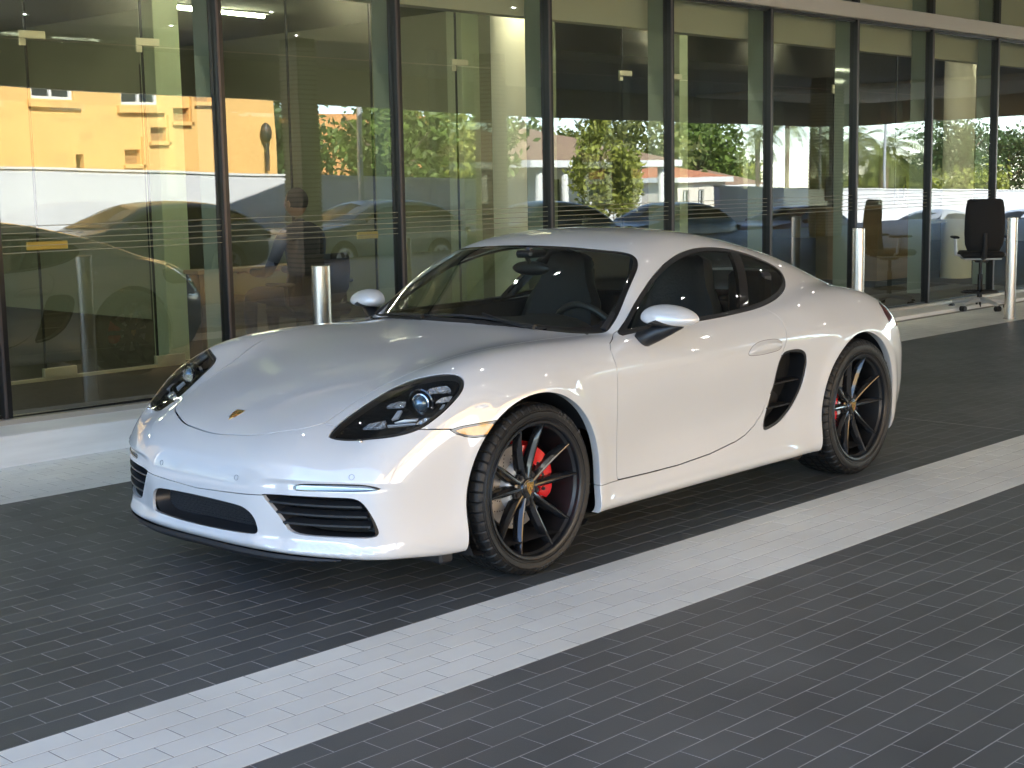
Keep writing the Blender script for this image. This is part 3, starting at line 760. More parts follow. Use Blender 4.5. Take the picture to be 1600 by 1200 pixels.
# ---- bonnet
HD=smooth_poly([(.862,-.2),(.868,0),(.861,.11),(.845,.22),(.812,.31),(.770,.393),(.720,.442),(.687,.457),(.586,.468),(.441,.488),(.312,.528),(.17,.578),(-.055,.636),(-.306,.645),(-.50,.668),(-.548,.676),(-.51,.60),(-.45,.48),(-.41,.28),(-.3935,0),(-.3935,-.2)],n=5)
hood,S=S.cut(lambda P:np.where(P[:,2]>.5,sdf(XY(P),HD),1),.0028)
# ---- front bumper, split again under the nose
BP=np.array([(.15,.585),(.30,.613),(.452,.634),(.565,.645),(.66,.640),(.705,.648),(.722,.66),(.76,.72),(1.3,.75),(1.3,-.1),(.15,-.1)])
bump,S=S.cut(lambda P:np.where(P[:,0]>.1,sdf(XZ(P),BP,3),1),.0023)
def lowf(P):return P[:,2]-(.396+.04*np.abs(P[:,1]))
gap=lambda P:np.where(P[:,1]<.40,.0018,0)
g=lowf(bump.P);lowb,_=bump.split(g+gap(bump.P));_,bump2=bump.split(g-gap(bump.P))
# ---- sills
SL=spl([-2.2,-1.7,-1.4,-1.175,-.93,-.7,-.49,-.3],[.30,.296,.292,.288,.2855,.2875,.2925,.294])
def sf(P):return np.where((P[:,0]<-.2)&(P[:,0]>-2.2),P[:,2]-SL(P[:,0]),1)
gp=lambda P:np.where(P[:,0]>-.80,.0016,0)
g=sf(S.P);sill,_=S.split(g+gp(S.P));_,S=S.split(g-gp(S.P))
# ---- assemble painted skins
def nearopen(P):return arch(P)<.01
def lipdir(P,N):
    D=-N.copy();a=(arch(P)<.012);D[a]=[0,-1,0]
    f=(P[:,0]>.6)&(P[:,2]<.475)&(~a);fo=np.zeros(len(P),bool)
    for q in (CI,LI,DR):fo|=np.abs(sdf(YZ(P),q))<.006
    f&=fo;D[f]=[-1,0,0.02]
    s=(np.abs(sdf(XZ(P),INT))<.008)&(P[:,1]>.5);D[s]=[-.12,-1,0]
    return D/np.linalg.norm(D,axis=1,keepdims=True)
def fin(s,name,parent=car,both=True,depth=.014):
    # opening lips are deeper than shut-line lips
    e=s.rim(depth,dirf=lambda P,N:lipdir(P,N)*np.where((arch(P)<.012)[:,None],2.6,1)*np.where(((P[:,0]>.6)&(P[:,2]<.475)&(np.abs(sdf(YZ(P),LI))<.006))[:,None],1.2,1))
    return e
body=fin(S,'body').full().obj('body_shell',paint,car)
fin(hood,'h').full().obj('bonnet',paint,car)
fb=fin(bump2,'b').full().obj('front_bumper',paint,car)
fin(lowb,'b').full().obj('lower_bumper',paint,car)
for sgn in (1,-1):
    q=lambda s:(s if sgn==1 else s.mirror())
    fd=q(fin(door,'d')).obj('door',paint,car)
    q(fin(sill,'s')).obj('side_sill',paint,car)
    q(dg).obj('door_glass',car_glass,car); q(qg).obj('quarter_glass',dark_glass,car)
    q(trim.rim(.012)).obj('window_trim',blk_sat,car); q(pl.rim(.02)).obj('door_pillar',blk_gloss,car)
    # window ledge inside
    q(tl).obj('tail_lamp',mat('tail_lamp_red',(.10,.006,.006),rough=.1,coat=1),car)
    mko=q(mk.rim(.006)).obj('side_marker',mat('marker_surround',(.05,.05,.05),rough=.15,coat=1),car)
    m2=MARK.mean(0)+(MARK-MARK.mean(0))*[.80,.66]+[-.004,.0]
    ml_,_=mk.cut(lambda P:sdf(XZ(P),m2));mp_=Sk(ml_.P+ml_.N*.0015,ml_.T,ml_.N)
    q(mp_).obj('marker_lens',mat('amber_lens',(.85,.42,.12),rough=.12,coat=1,var=.15,vscale=60),mko)
    # ---- side intake: rubber frame, duct and two vanes
    inn,ring=si.cut(lambda P:sdf(XZ(P),INT)+.013)
    ring=Sk(ring.P-ring.N*.004,ring.T,ring.N).rim(.11,dirf=lambda P,N:np.tile(np.array([[-.25,-.97,0]]),(len(P),1)))
    sio=q(ring).obj('side_intake',blk_sat,car)
    dk=Sk(inn.P+np.array([-.03,-.10,0]),inn.T,inn.N);q(dk).obj('duct_back',void_m,sio)
    for (xa,xb,z) in [(-1.665,-1.905,.555),(-1.635,-1.83,.445)]:
        v=MB();v.box(xb,xa,.80,.862,z-.004,z+.004,.002);o=v.build('vane',blk_sat,sio)
        if sgn<0:o.scale=(1,-1,1)
    # ---- head lamp
    e=hl.cut(lambda P:sdf(HLP(P),HL)+.010)
    lens=q(hl).obj('headlamp',lens_glass,car)
    edge=Sk(e[1].P-e[1].N*.003,e[1].T,e[1].N).rim(.03);q(edge).obj('lamp_seal',blk_sat,lens)
    d=sdf(HLP(hl.P),HL);dep=.075*np.clip(-d/.06,0,1)**.7+.004
    bowl=Sk(hl.P-hl.N*dep[:,None],hl.T,hl.N);q(bowl).obj('lamp_bowl',mat('lamp_bowl_black',(.008,.008,.008),rough=.16),lens)
    def hp(a,b,c):  # local lamp frame -> car
        base=np.array([.53,.69,.708]);p=base+hu*a+hv*b+hn*c
        return p if sgn==1 else p*[1,-1,1]
    # positions measured on the skin
    def onskin(x,y,z,dd):
        p=np.array([[x,y,z]]);n=grad(p)[0];p=p[0]-n*(F(*p[0])+dd);return p
    sg=np.array([1,sgn,1])
    # projector
    pc=onskin(.475,.715,.735,.045)
    ax=np.array([.93,.22,-.05]);ax/=np.linalg.norm(ax)
    def turned(prof,c,ax,n=28):
        m=MB();m.rev(prof,(0,0,0),n,2);V=np.array(m.V)
        q_=Vector((0,0,1)).rotation_difference(Vector(ax)).to_matrix();V=V@np.array(q_).T+c
        m.V=[tuple(v*sg) for v in V];
        if sgn<0:m.F=[f[::-1] for f in m.F]
        return m
    turned([(.030,-.05),(.034,-.004),(.037,.002),(.033,.004),(.031,0)],pc,ax).build('projector_ring',chrome,lens,True)
    turned([(.031,-.002),(.029,.010),(.022,.019),(.012,.0245),(.0005,.026)],pc,ax).build('projector_lens',mat('projector_glass',(.10,.16,.22),rough=.04,coat=1,metal=.6),lens,True)
    turned([(.045,-.03),(.052,-.005),(.055,.0),(.050,.002),(.044,-.012)],pc,ax).build('projector_bezel',blk_gloss,lens,True)
    # four bright daytime elements, bars and reflectors
    drlm=mat('lamp_reflector',(.55,.58,.62),rough=.12,coat=1,metal=.7,bump=1.5,bscale=70)
    def shard(pts,nm,mt,th=.008,dd=.022):
        m=MB();n_=len(pts);A=[];Bq=[]
        for p in pts:
            s_=onskin(*p,dd);nn=grad(np.array([s_]))[0];A.append(s_*sg);Bq.append((s_-nn*th)*sg)
        Fc=[tuple(range(n_)),tuple(range(2*n_-1,n_-1,-1))]+[(k,k+n_,(k+1)%n_+n_,(k+1)%n_) for k in range(n_)]
        if sgn<0:Fc=[f[::-1] for f in Fc]
        m.add(A+Bq,[f[::-1] for f in Fc]);return m.build(nm,mt,lens)
    for k in RAYPTS: shard(*k[:1],'daylight_element' if k[1]==0 else ('reflector' if k[1]==1 else 'lamp_bar'),drlm if k[1]<2 else mat('lamp_bar_grey',(.42,.45,.50),rough=.2,metal=.3,coat=1),.008,k[2])
    # ---- bumper corner intake and daytime lamp
    lio=MB();X0,X1=.60,.80
    nL=len(LI);
    q(Sk(li.P*[1,1,1]+[-.105,0,0],li.T,li.N)).obj('corner_intake_back',void_m,fb)
    for (z0,ya,yb) in [(.3875,.392,.722),(.352,.420,.737),(.3165,.450,.747)]:
        ys=np.linspace(ya-.01,yb+.0,14);V=[];Fc=[]
        for y in ys:
            xx=.965-.44*y**3-.020
            V+= [(xx,y*sgn,z0-.0035),(xx,y*sgn,z0+.0035),(xx-.055,y*sgn,z0+.010),(xx-.055,y*sgn,z0+.001)]
        for k in range(13):
            for j in range(4):
                f=(k*4+j,k*4+(j+1)%4,(k+1)*4+(j+1)%4,(k+1)*4+j);Fc.append(f[::-1] if sgn<0 else f)
        mobj('intake_slat',V,Fc,mat('slat_black',(.03,.032,.035),rough=.3),fb)
    nL=len(LI);V=[(.965-.44*y**3-.022,y*sgn,z) for y,z in LI]+[(.965-.44*y**3-.115,y*sgn,z) for y,z in LI]
    Fc=[((k+1)%nL,k,k+nL,(k+1)%nL+nL) for k in range(nL)];mobj('intake_duct',V,[f if sgn>0 else f[::-1] for f in Fc],blk_matt,fb,True)
    # radiator fins and mesh behind the slats
    m=MB()
    for k in range(22):
        z=.283+k*.0062;m.box(.70,.705,.60*sgn,.742*sgn,z,z+.0028)
    m.build('radiator_fins',mat('radiator_grey',(.10,.105,.11),rough=.45,metal=.5),fb)
    m=MB()
    for r in range(3):
        for c_ in range(17):
            for zz in (.357,.322):
                y=.475+c_*.0075+(r%2)*.0037;m.box(.742,.745,(y)*sgn,(y+.0045)*sgn,zz+r*.0065,zz+r*.0065+.004)
    m.build('radiator_mesh',mat('mesh_grey',(.06,.06,.065),rough=.5),fb)
    inn2,ring2=dr.cut(lambda P:sdf(YZ(P),DR)+.0055)
    dro=q(Sk(ring2.P-ring2.N*.001,ring2.T,ring2.N).rim(.03,dirf=lambda P,N:np.tile(np.array([[-1.,0,0]]),(len(P),1)))).obj('daytime_lamp',blk_gloss,fb)
    q(Sk(inn2.P-inn2.N*.004,inn2.T,inn2.N)).obj('daytime_lens',mat('drl_lens',(.34,.38,.43),rough=.10,coat=1,metal=.5),dro)
    # washer cap, sensors
    wp=onskin(.712,.655,.601,-.006)*sg
    MB().sphere(wp,.0095,.0095,.007).build('washer_nozzle',chrome,fb,True)
    for (y,z) in ([(.235,.462),(.690,.494)]):
        xs=1.2
        for _ in range(200):
            if F(xs,y,z)<0:break
            xs-=.003
        p=np.array([[xs,y,z]]);n=grad(p)[0];c=(p[0]-n*F(*p[0]))
        turned([(.0105,.0002),(.0105,.0016),(.0092,.0018),(.0090,.0006)],c,n).build('parking_sensor_ring',mat('sensor_ring',(.25,.26,.28),rough=.4),fb,True)
    # ---- door handle
    Hh=smooth_poly([(-1.454,.717),(-1.472,.743),(-1.519,.762),(-1.588,.769),(-1.669,.767),(-1.712,.754),(-1.718,.734),(-1.692,.718),(-1.609,.711),(-1.527,.710)])
    hd_,_=door.cut(lambda P:sdf(XZ(P),Hh))
    if hd_ is not None:
        d=sdf(XZ(hd_.P),Hh);u=np.clip(-d/.02,0,1)
        # scooped cup at the front, grip bar standing proud
        off=.0015+.010*(u*u*(3-2*u))
        hh=Sk(hd_.P+hd_.N*off[:,None],hd_.T,hd_.N);hh.N=hh.N.copy()
        gN=np.zeros_like(hh.P);fn=np.cross(hh.P[hh.T[:,1]]-hh.P[hh.T[:,0]],hh.P[hh.T[:,2]]-hh.P[hh.T[:,0]])
        for j in range(3):np.add.at(gN,hh.T[:,j],fn)
        hh.N=gN/np.maximum(np.linalg.norm(gN,axis=1,keepdims=True),1e-9)
        q(hh.rim(.004)).obj('door_handle',paint,fd)
        # dark line round the handle
        _,rg=door.cut(lambda P:sdf(XZ(P),Hh)-.0005);rg,_=rg.cut(lambda P:sdf(XZ(P),Hh)-.0030)
        q(Sk(rg.P+rg.N*.0006,rg.T,rg.N)).obj('handle_seam',mat('seam_grey',(.12,.115,.11),rough=.6),fd)
    # ---- door mirror
    m=MB();V=[];n1,n2=28,16
    cm=np.array([-.775,.918,.940])
    def mir_pt(a,t):
        # a: angle around, t: 0 at the front pole .. 1 at the glass edge
        ry=.122*(1+.10*math.cos(a));rz=.056
        yy=math.cos(a)*ry*math.sin(t*math.pi/2)**.8;zz=math.sin(a)*rz*(1.05 if math.sin(a)>0 else .62)*math.sin(t*math.pi/2)**.8
        zz+= .010*(-(yy/.12))*0 - .004*(yy/.12)
        xx=.085*math.cos(t*math.pi/2)**1.0-.02*(yy/.12)
        return cm+[xx,yy,zz]
    for j in range(n2+1):
        for k in range(n1):V.append(mir_pt(2*math.pi*k/n1,j/n2))
    for k in range(n1):
        p=mir_pt(2*math.pi*k/n1,1);V.append(cm+(p-cm)*[1,.96,.95]+[-.022,0,0])
    Fc=[]
    for j in range(n2+1):
        for k in range(n1):Fc.append((j*n1+k,(j+1)*n1+k,(j+1)*n1+(k+1)%n1,j*n1+(k+1)%n1))
    V=[v*sg for v in V];Fc=[f if sgn<0 else f[::-1] for f in Fc]
    Vt=np.array(V);isc=[(math.sin(2*math.pi*(q+.5)/n1)>-.78) for j in range(n2+1) for q in range(n1)];cap=[f for f,c__ in zip(Fc,isc) if c__];low=[f for f,c__ in zip(Fc,isc) if not c__]
    mo=mobj('door_mirror',V,cap,paint,fd,True)
    mobj('mirror_base',V,low,blk_sat,mo,True)
    Vg=[mir_pt(2*math.pi*k/n1,1)*sg for k in range(n1)];Vg=[ (v-cm*sg)*[1,.93,.92]+cm*sg+[-.018,0,0] for v in Vg]
    mobj('mirror_glass',Vg,[tuple(range(n1))],mat('mirror_silver',(.7,.72,.75),rough=.02,metal=1),mo)
    m=MB()
    P_=[(-.735,.80,.850),(-.735,.835,.856),(-.75,.875,.878),(-.775,.935,.900),(-.79,.985,.914)]
    m.tube([np.array(p)*sg for p in P_],[.034,.036,.037,.026,.012],14);
    Vv=np.array(m.V);m.V=[tuple(v) for v in Vv];m.build('mirror_arm',blk_sat,mo,True)
    # triangular base on the door top
    m=MB();m.prism([(-.655,.872),(-.80,.875),(-.80,.905),(-.735,.925)],.735,.772,1)
# ---------------------------------------------------------------- wheels
tyre_m=mat('tyre_rubber',(.010,.0098,.0098),rough=.5,bump=.25,bscale=120)
rim_m=mat('rim_black',(.010,.010,.011),rough=.22,coat=.6,coatr=.08)
rimin_m=mat('rim_barrel_black',(.018,.018,.019),rough=.45)
disc_m=mat('brake_disc_steel',(.42,.40,.38),rough=.35,metal=.45,bump=.1,bscale=200)
hat_m=mat('disc_hat_alloy',(.62,.66,.70),rough=.4,metal=.25)
red_m=mat('caliper_red',(.62,.012,.012),rough=.25,coat=.8)
bolt_m=mat('bolt_dark_steel',(.10,.10,.11),rough=.3,metal=1)
gold_m=mat('crest_gold',(.78,.52,.16),rough=.28,metal=.85)
crestred=mat('crest_red',(.35,.02,.015),rough=.3,coat=1); crestblk=mat('crest_black',(.01,.01,.01),rough=.3,coat=1)
def text_obj(name,fc,m_):
    fc.resolution_u=3
    t=bpy.data.objects.new('tmp',fc);COL.objects.link(t)
    bpy.context.view_layer.update()
    me=bpy.data.meshes.new_from_object(t.evaluated_get(bpy.context.evaluated_depsgraph_get()));bpy.data.objects.remove(t);bpy.data.curves.remove(fc)
    me.materials.clear();me.materials.append(m_);me.name=name
    o=bpy.data.objects.new(name,me);COL.objects.link(o);return o
def shield(w,h,n=10):
    p=[(-w/2,h*.5),(0,h*.46),(w/2,h*.5)]
    r=[(w/2*(1-.02*k-.98*(k/n)**3.2),h*(.5-1.0*k/n)) for k in range(1,n+1)]
    return p+r[:-1]+[(0,-h*.52)]+[(-a,b) for a,b in r[:-1]][::-1]
def crest(parent,origin,ux,uy,un,w,h,curve=0):
    """small gold shield with striped and plain quarters and an inner shield"""
    ux,uy,un=[np.array(v,float)/np.linalg.norm(v) for v in (ux,uy,un)];origin=np.array(origin,float)
    def plate(poly,d0,d1,name,m,par):
        n=len(poly);V=[origin+ux*a+uy*b+un*(d1-curve*(a*a+b*b)) for a,b in poly]+[origin+ux*a+uy*b+un*(d0-curve*(a*a+b*b)) for a,b in poly]
        Fc=[tuple(range(n))]+[(k,k+n,(k+1)%n+n,(k+1)%n) for k in range(n)]
        if np.dot(np.cross(ux,uy),un)>0:Fc=[f[::-1] for f in Fc]
        return mobj(name,V,Fc,m,par)
    b=plate(shield(w,h),0,.0016,'crest',gold_m,parent)
    for (cx,cy) in ((-.25,.16),(.25,-.16)):
        for k in range(3):
            y=cy*h+(k-1)*h*.085
            plate([(cx*w-w*.17,y-h*.022),(cx*w+w*.17,y-h*.022),(cx*w+w*.17,y+h*.022),(cx*w-w*.17,y+h*.022)],.0016,.0022,'crest_stripe',crestred if k%2==0 else crestblk,b)
    for (cx,cy) in ((.25,.16),(-.25,-.16)):
        for k in range(3):
            y=cy*h+(k-1)*h*.085
            plate([(cx*w-w*.13,y-h*.012),(cx*w+w*.10,y-h*.02),(cx*w+w*.14,y+h*.012),(cx*w-w*.05,y+h*.016)],.0016,.0022,'crest_antler',crestblk,b)
    plate(shield(w*.34,h*.38),.0016,.0028,'crest_inner',gold_m,b)
    plate([(-.05*w,-.12*h),(.03*w,-.10*h),(.06*w,0),(.02*w,.10*h),(.05*w,.15*h),(-.03*w,.14*h),(-.07*w,.03*h)],.0028,.0033,'crest_horse',crestblk,b)
    plate([(-w*.42,h*.36),(w*.42,h*.36),(w*.42,h*.375),(-w*.42,h*.375)],.0016,.0020,'crest_line',crestblk,b)
    # name in the head of the shield
    fc=bpy.data.curves.new('crest_lettering','FONT');fc.body='PORSCHE';fc.size=h*.12;fc.align_x='CENTER'
    fo=text_obj('crest_lettering',fc,crestblk);fo.parent=b
    u2=un if np.dot(np.cross(ux,uy),un)>0 else -un
    M=Matrix(((ux[0],uy[0],un[0]),(ux[1],uy[1],un[1]),(ux[2],uy[2],un[2]))).to_4x4();M.translation=Vector(origin+uy*h*.39+un*.0022)
    fo.matrix_local=M
    return b
def wheel(xc,zc,R_t,yface,wid,sgn,rear):
    R_r=.2685
    # car coords; y outward = +
    root=empty('wheel',(xc,0,zc),0,car)
    def B_(m):
        V=np.array(m.V,float)
        if sgn<0:V[:,1]*=-1;m.F=[f[::-1] for f in m.F]
        m.V=[tuple(v) for v in V];return m
    y1=yface;yi=y1-wid
    # tyre: turned carcass with grooves
    prof=[(R_r-.004,y1-.016),(R_r+.003,y1-.006),(R_r+.010,y1-.001),(R_r+.022,y1+.0035),(R_r+.036,y1+.005),(R_t-.030,y1+.001),(R_t-.020,y1-.004),(R_t-.010,y1-.011),(R_t-.004,y1-.020),(R_t-.0015,y1-.030)]
    ys=y1-.030
    for gx in (.055,.098,.142,.186):
        if gx+.03<wid:
            yy=y1-gx;prof+=[(R_t,yy+.006),(R_t-.007,yy+.004),(R_t-.007,yy-.004),(R_t,yy-.006)]
    prof+=[(R_t-.002,yi+.030),(R_t-.012,yi+.012),(R_t-.03,yi+.001),(R_r+.03,yi-.004),(R_r,yi+.01)]
    NS=420;m=MB();m.rev(prof,(0,0,0),NS,1)
    V=np.array(m.V);rr=np.hypot(V[:,0],V[:,2]);a=np.arctan2(V[:,2],V[:,0])
    # shoulder blocks: every fourth ring pressed in on the outer shoulder
    k=np.arange(len(V))//len(prof);j=np.arange(len(V))%len(prof)
    sel=((k%8)==0)&((j>=6)&(j<=10));V[sel,0]*=(1-.0045/R_t);V[sel,2]*=(1-.0045/R_t);V[sel,1]-=.002
    sel=((k%8)==4)&((j>=11)&(j<len(prof)-4));V[sel,0]*=(1-.005/R_t);V[sel,2]*=(1-.005/R_t)
    # contact flat
    V[:,2]=np.maximum(V[:,2],-zc+.0005)
    m.V=[tuple(v) for v in V];m.F=[f[::-1] for f in m.F]
    ty=B_(m).build('tyre',tyre_m,root,True,auto=28)
    # rim guard rib and lettering
    m=MB();m.rev([(R_r+.012,y1-.001),(R_r+.0135,y1+.004),(R_r+.0165,y1+.0045),(R_r+.018,y1+.002)],(0,0,0),96,1);m.F=[f[::-1] for f in m.F];B_(m).build('rim_guard',tyre_m,ty,True)
    m=MB();m.rev([(R_t-.027,y1+.0005),(R_t-.0262,y1+.0022),(R_t-.0248,y1+.0022),(R_t-.024,y1-.001)],(0,0,0),96,1);m.F=[f[::-1] for f in m.F];B_(m).build('sidewall_line',tyre_m,ty,True)
    let=mat('tyre_lettering',(.06,.06,.06),rough=.5)
    for (word,ac) in (('PIRELLI',-95),('P ZERO',128)):
        n=len(word)
        for i,chh in enumerate(word):
            if chh==' ':continue
            step=3.0 if word!='P ZERO' else 5.2;size=.019 if word!='P ZERO' else .030
            aa=math.radians(ac+(i-(n-1)/2)*step*(1 if ac<0 else -1));rad=(R_r+R_t)/2+.004
            if sgn<0: aa=math.pi-aa
            fc=bpy.data.curves.new('tyre_letter','FONT');fc.body=chh;fc.size=size;fc.align_x='CENTER';fc.align_y='CENTER';fc.extrude=.0006
            fo=text_obj('tyre_letter',fc,let);fo.parent=ty
            # seen from outside (sgn): right = -x*sgn , up = z
            rad_v=np.array([math.cos(aa),0,math.sin(aa)]);
            upv=rad_v if ac>0 else -rad_v
            nv=np.array([0,sgn,0]);rt=np.cross(upv,nv)
            c=rad_v*rad+np.array([0,sgn*(y1+.0048),0])
            M=Matrix(((rt[0],upv[0],nv[0]),(rt[1],upv[1],nv[1]),(rt[2],upv[2],nv[2]))).to_4x4();M.translation=Vector(c);fo.matrix_local=M
    # rim barrel and lip
    m=MB();m.rev([(R_r-.002,y1-.012),(R_r+.0035,y1-.003),(R_r+.001,y1+.001),(R_r-.008,y1-.001),(R_r-.0125,y1-.006),(R_r-.0135,y1-.020),(R_r-.022,y1-.030),(R_r-.028,y1-.075),(R_r-.030,yi+.02)],(0,0,0),96,1)
    m.F=[f[::-1] for f in m.F]
    rim=B_(m).build('rim',mat('rim_barrel',(.010,.010,.011),rough=.38,coat=.2,coatr=.2),root,True,auto=30)
    # spokes: five narrow V pairs
    yh=y1-.052   # hub face
    def spoke(t0,t1):
        """t0 angle at the hub, t1 angle at the rim"""
        V=[];ns=12
        for i in range(ns+1):
            u=i/ns;r=.040+(R_r-.014-.040)*u;t=t0+(t1-t0)*(u**.75)
            yf=yh+(y1-.016-yh)*(u**1.6)
            wf=(.0055*(1-u)+.0034*u)
            wb=(.016*(1-u)**.7+.0095*u+ .006*math.sin(u*math.pi))
            db=.040*(1-u)+.030*u
            c=np.array([math.cos(t),0,math.sin(t)]);tt=np.array([-math.sin(t),0,math.cos(t)])
            base=c*r
            for (wv,yy) in ((-wf,yf-.0015),(0,yf),(wf,yf-.0015),(wb*.75,yf-.014),(wb,yf-db),(-wb,yf-db),(-wb*.75,yf-.014)):
                V.append(base+tt*wv+np.array([0,yy,0]))
        Fc=[]
        for i in range(ns):
            for j in range(7):
                Fc.append((i*7+j,(i+1)*7+j,(i+1)*7+(j+1)%7,i*7+(j+1)%7))
        m=MB();m.add(V,Fc);m.add([V[k] for k in range(7)],[(0,1,2,3,4,5,6)]);m.add([V[-7+k] for k in range(7)],[(6,5,4,3,2,1,0)])
        return m
    ph=math.radians(15.8 if not rear else 19)
    for k in range(5):
        for s in (-1,1):
            tc=ph+k*2*math.pi/5
            B_(spoke(tc+s*math.radians(15),tc+s*math.radians(15.2))).build('spoke',rim_m,rim,True,auto=25)
        # webbing between the two spokes near the hub
    m=MB();m.rev([(.068,y1-.11),(.066,yh-.012),(.058,yh-.006),(.040,yh-.003),(.036,yh+.004),(.033,yh+.005),(.0003,yh+.005)],(0,0,0),40,1);m.F=[f[::-1] for f in m.F]
    B_(m).build('hub',rim_m,rim,True,auto=25)
    for k in range(5):
        t=ph+(k+.5)*2*math.pi/5;m=MB();c=(math.cos(t)*.058,yh-.020,math.sin(t)*.058)
        m.cyl(c,.0095,.018,12,1);m.cyl((c[0],c[1]+.0185,c[2]),.0055,.0008,12,1)
        B_(m).build('lug_bolt',bolt_m,rim)
        m=MB();m.cyl((c[0],c[1]-.004,c[2]),.0145,.012,20,1);B_(m).build('bolt_seat',rimin_m,rim)
    m=MB();m.cyl((math.cos(ph-.33)*.238,y1-.045,math.sin(ph-.33)*.238),.004,.022,8,1);B_(m).build('valve_stem',bolt_m,rim)
    # cap crest
    m=MB();m.rev([(.0335,yh+.004),(.033,yh+.0075),(.030,yh+.009),(.0003,yh+.0095)],(0,0,0),32,1);m.F=[f[::-1] for f in m.F]
    cap=B_(m).build('centre_cap',rim_m,rim,True,auto=30)
    crest(cap,(0,sgn*(yh+.0095),0),(-sgn,0,0),(0,0,1),(0,sgn,0),.040,.052)
    # disc, hat, caliper
    rd=.165 if not rear else .155;yd=y1-.115
    m=MB();m.rev([(.095,yd),(rd,yd),(rd,yd-.028),(.095,yd-.028)],(0,0,0),72,1,closed=True);m.F=[f[::-1] for f in m.F]
    dsc=B_(m).build('brake_disc',disc_m,root,True,auto=30)
    m=MB();rg=np.random.RandomState(3)
    for k in range(15):
        for q in range(5):
            t=(k+q*.17)*2*math.pi/15;r=.106+q*(rd-.117)/4.6
            m.cyl((math.cos(t)*r,yd-.0005,math.sin(t)*r),.0032,.0008,7,1)
    B_(m).build('disc_holes',void_m,dsc)['kind']='stuff'
    m=MB();m.rev([(.098,yd+.001),(.092,yd+.014),(.086,yd+.028),(.078,yd+.034),(.03,yd+.034)],(0,0,0),48,1);m.F=[f[::-1] for f in m.F]
    B_(m).build('disc_hat',hat_m,dsc,True,auto=30)
    # caliper: curved block over the disc edge
    a0,a1=(math.radians(-218),math.radians(-142)) if not rear else (math.radians(-42),math.radians(30))
    a0,a1=(math.radians(94),math.radians(204)) if not rear else (-math.radians(30),math.radians(42))
    m=MB();V=[];NA=14
    sec=[(rd-.062,yd+.006),(rd-.058,yd+.036),(rd-.030,yd+.046),(rd+.004,yd+.042),(rd+.017,yd+.020),(rd+.018,yd-.06),(rd-.06,yd-.06),(rd-.06,yd-.034),(rd+.006,yd-.034),(rd+.006,yd+.006)]
    for i in range(NA+1):
        u=i/NA;t=a0+(a1-a0)*u;e=1-.38*abs(2*u-1)**6
        for (r,y) in sec:
            yy=yd-.01+(y-yd+.01)*e*(1+.06*math.cos(u*4*math.pi));r2=(rd-.02)+(r-rd+.02)*(1-.25*abs(2*u-1)**8)
            V.append((math.cos(t)*r2,yy,math.sin(t)*r2))
    ns=len(sec);Fc=[(i*ns+j,i*ns+(j+1)%ns,(i+1)*ns+(j+1)%ns,(i+1)*ns+j) for i in range(NA) for j in range(ns)]+[tuple(range(ns)),tuple(range(NA*ns+ns-1,NA*ns-1,-1))]
    m.add(V,Fc);cal=B_(m).build('brake_caliper',red_m,root,True,auto=40)
    for u in (.12,.38,.62,.88):
        t=a0+(a1-a0)*u;m=MB();m.cyl((math.cos(t)*(rd-.045),yd+.028,math.sin(t)*(rd-.045)),.008,.014,10,1);B_(m).build('caliper_bolt',bolt_m,cal)
    m=MB();m.cyl((0,yd-.16,0),.07,.14,20,1);m.box(-.03,.03,yd-.20,yd-.04,-.05,.22);m.tube([(.0,yd-.10,-.08),(.02,yd-.35,-.10)],.02,8);B_(m).build('suspension_knuckle',blk_matt,root)
    return root
for sgn in (1,-1):
    wheel(0,.336,.3365,.868,.236,sgn,False)
    wheel(-2.475,.347,.3475,.884,.262,sgn,True)
    # wheel well liners
    for (xc,zc,R_,y0) in ((.012,.34,.385,.872),(-2.447,.352,.390,.880)):
        m=MB();m.rev([(R_,y0-.026),(R_+.01,y0-.06),(R_+.015,.50),(.10,.49)],(xc,0,zc),40,1,a0=math.radians(-62),a1=math.radians(242) if 0 else math.radians(62+180-0))
        # angle measured from z towards x
        V=np.array(m.V);V[:,1]*=sgn;V[:,2]=np.maximum(V[:,2],.14);m.V=[tuple(v) for v in V]
        m.build('wheel_well_liner',mat('liner_black',(.012,.012,.013),rough=.8),car,True,auto=40)
# ---------------------------------------------------------------- nose details
pc=np.array([.769,0,F(.769,0,.649)*-1+.649]);gn=grad(np.array([[.769,0.0,.649]]))[0]
crest(bpy.data.objects['bonnet'],(.769,0,.6502),(0,1,0),np.cross(gn,[0,1,0])*1.0 if np.cross(gn,[0,1,0])[0]<0 else -np.cross(gn,[0,1,0]),gn,.052,.068,curve=1.2)
# black chin lip under the bumper
V=[];ys=np.linspace(-.66,.66,41)
for y in ys:
    x=.965-.44*abs(y)**3-.012;zz=.199-.010*abs(y)
    dd=.030*(1-(abs(y)/.66)**4);V+=[(x,y,zz+.004),(x+.004,y,zz-.4*dd),(x-.015,y,zz-dd),(x-.12,y,zz-dd),(x-.14,y,zz+.004)]
Fc=[(k*5+j,k*5+j+1,(k+1)*5+j+1,(k+1)*5+j) for k in range(40) for j in range(4)]
mobj('chin_lip',V,Fc,blk_matt,car,True,auto=30)
# front wheel spat deflectors
for sgn in (1,-1):
    m=MB();m.box(.40,.47,min(.62*sgn,.80*sgn),max(.62*sgn,.80*sgn),.125,.175,.01);m.build('air_deflector',blk_matt,car)
    m=MB();m.box(-2.05,-1.97,min(.60*sgn,.80*sgn),max(.60*sgn,.80*sgn),.135,.19,.012);m.build('air_deflector',blk_matt,car)
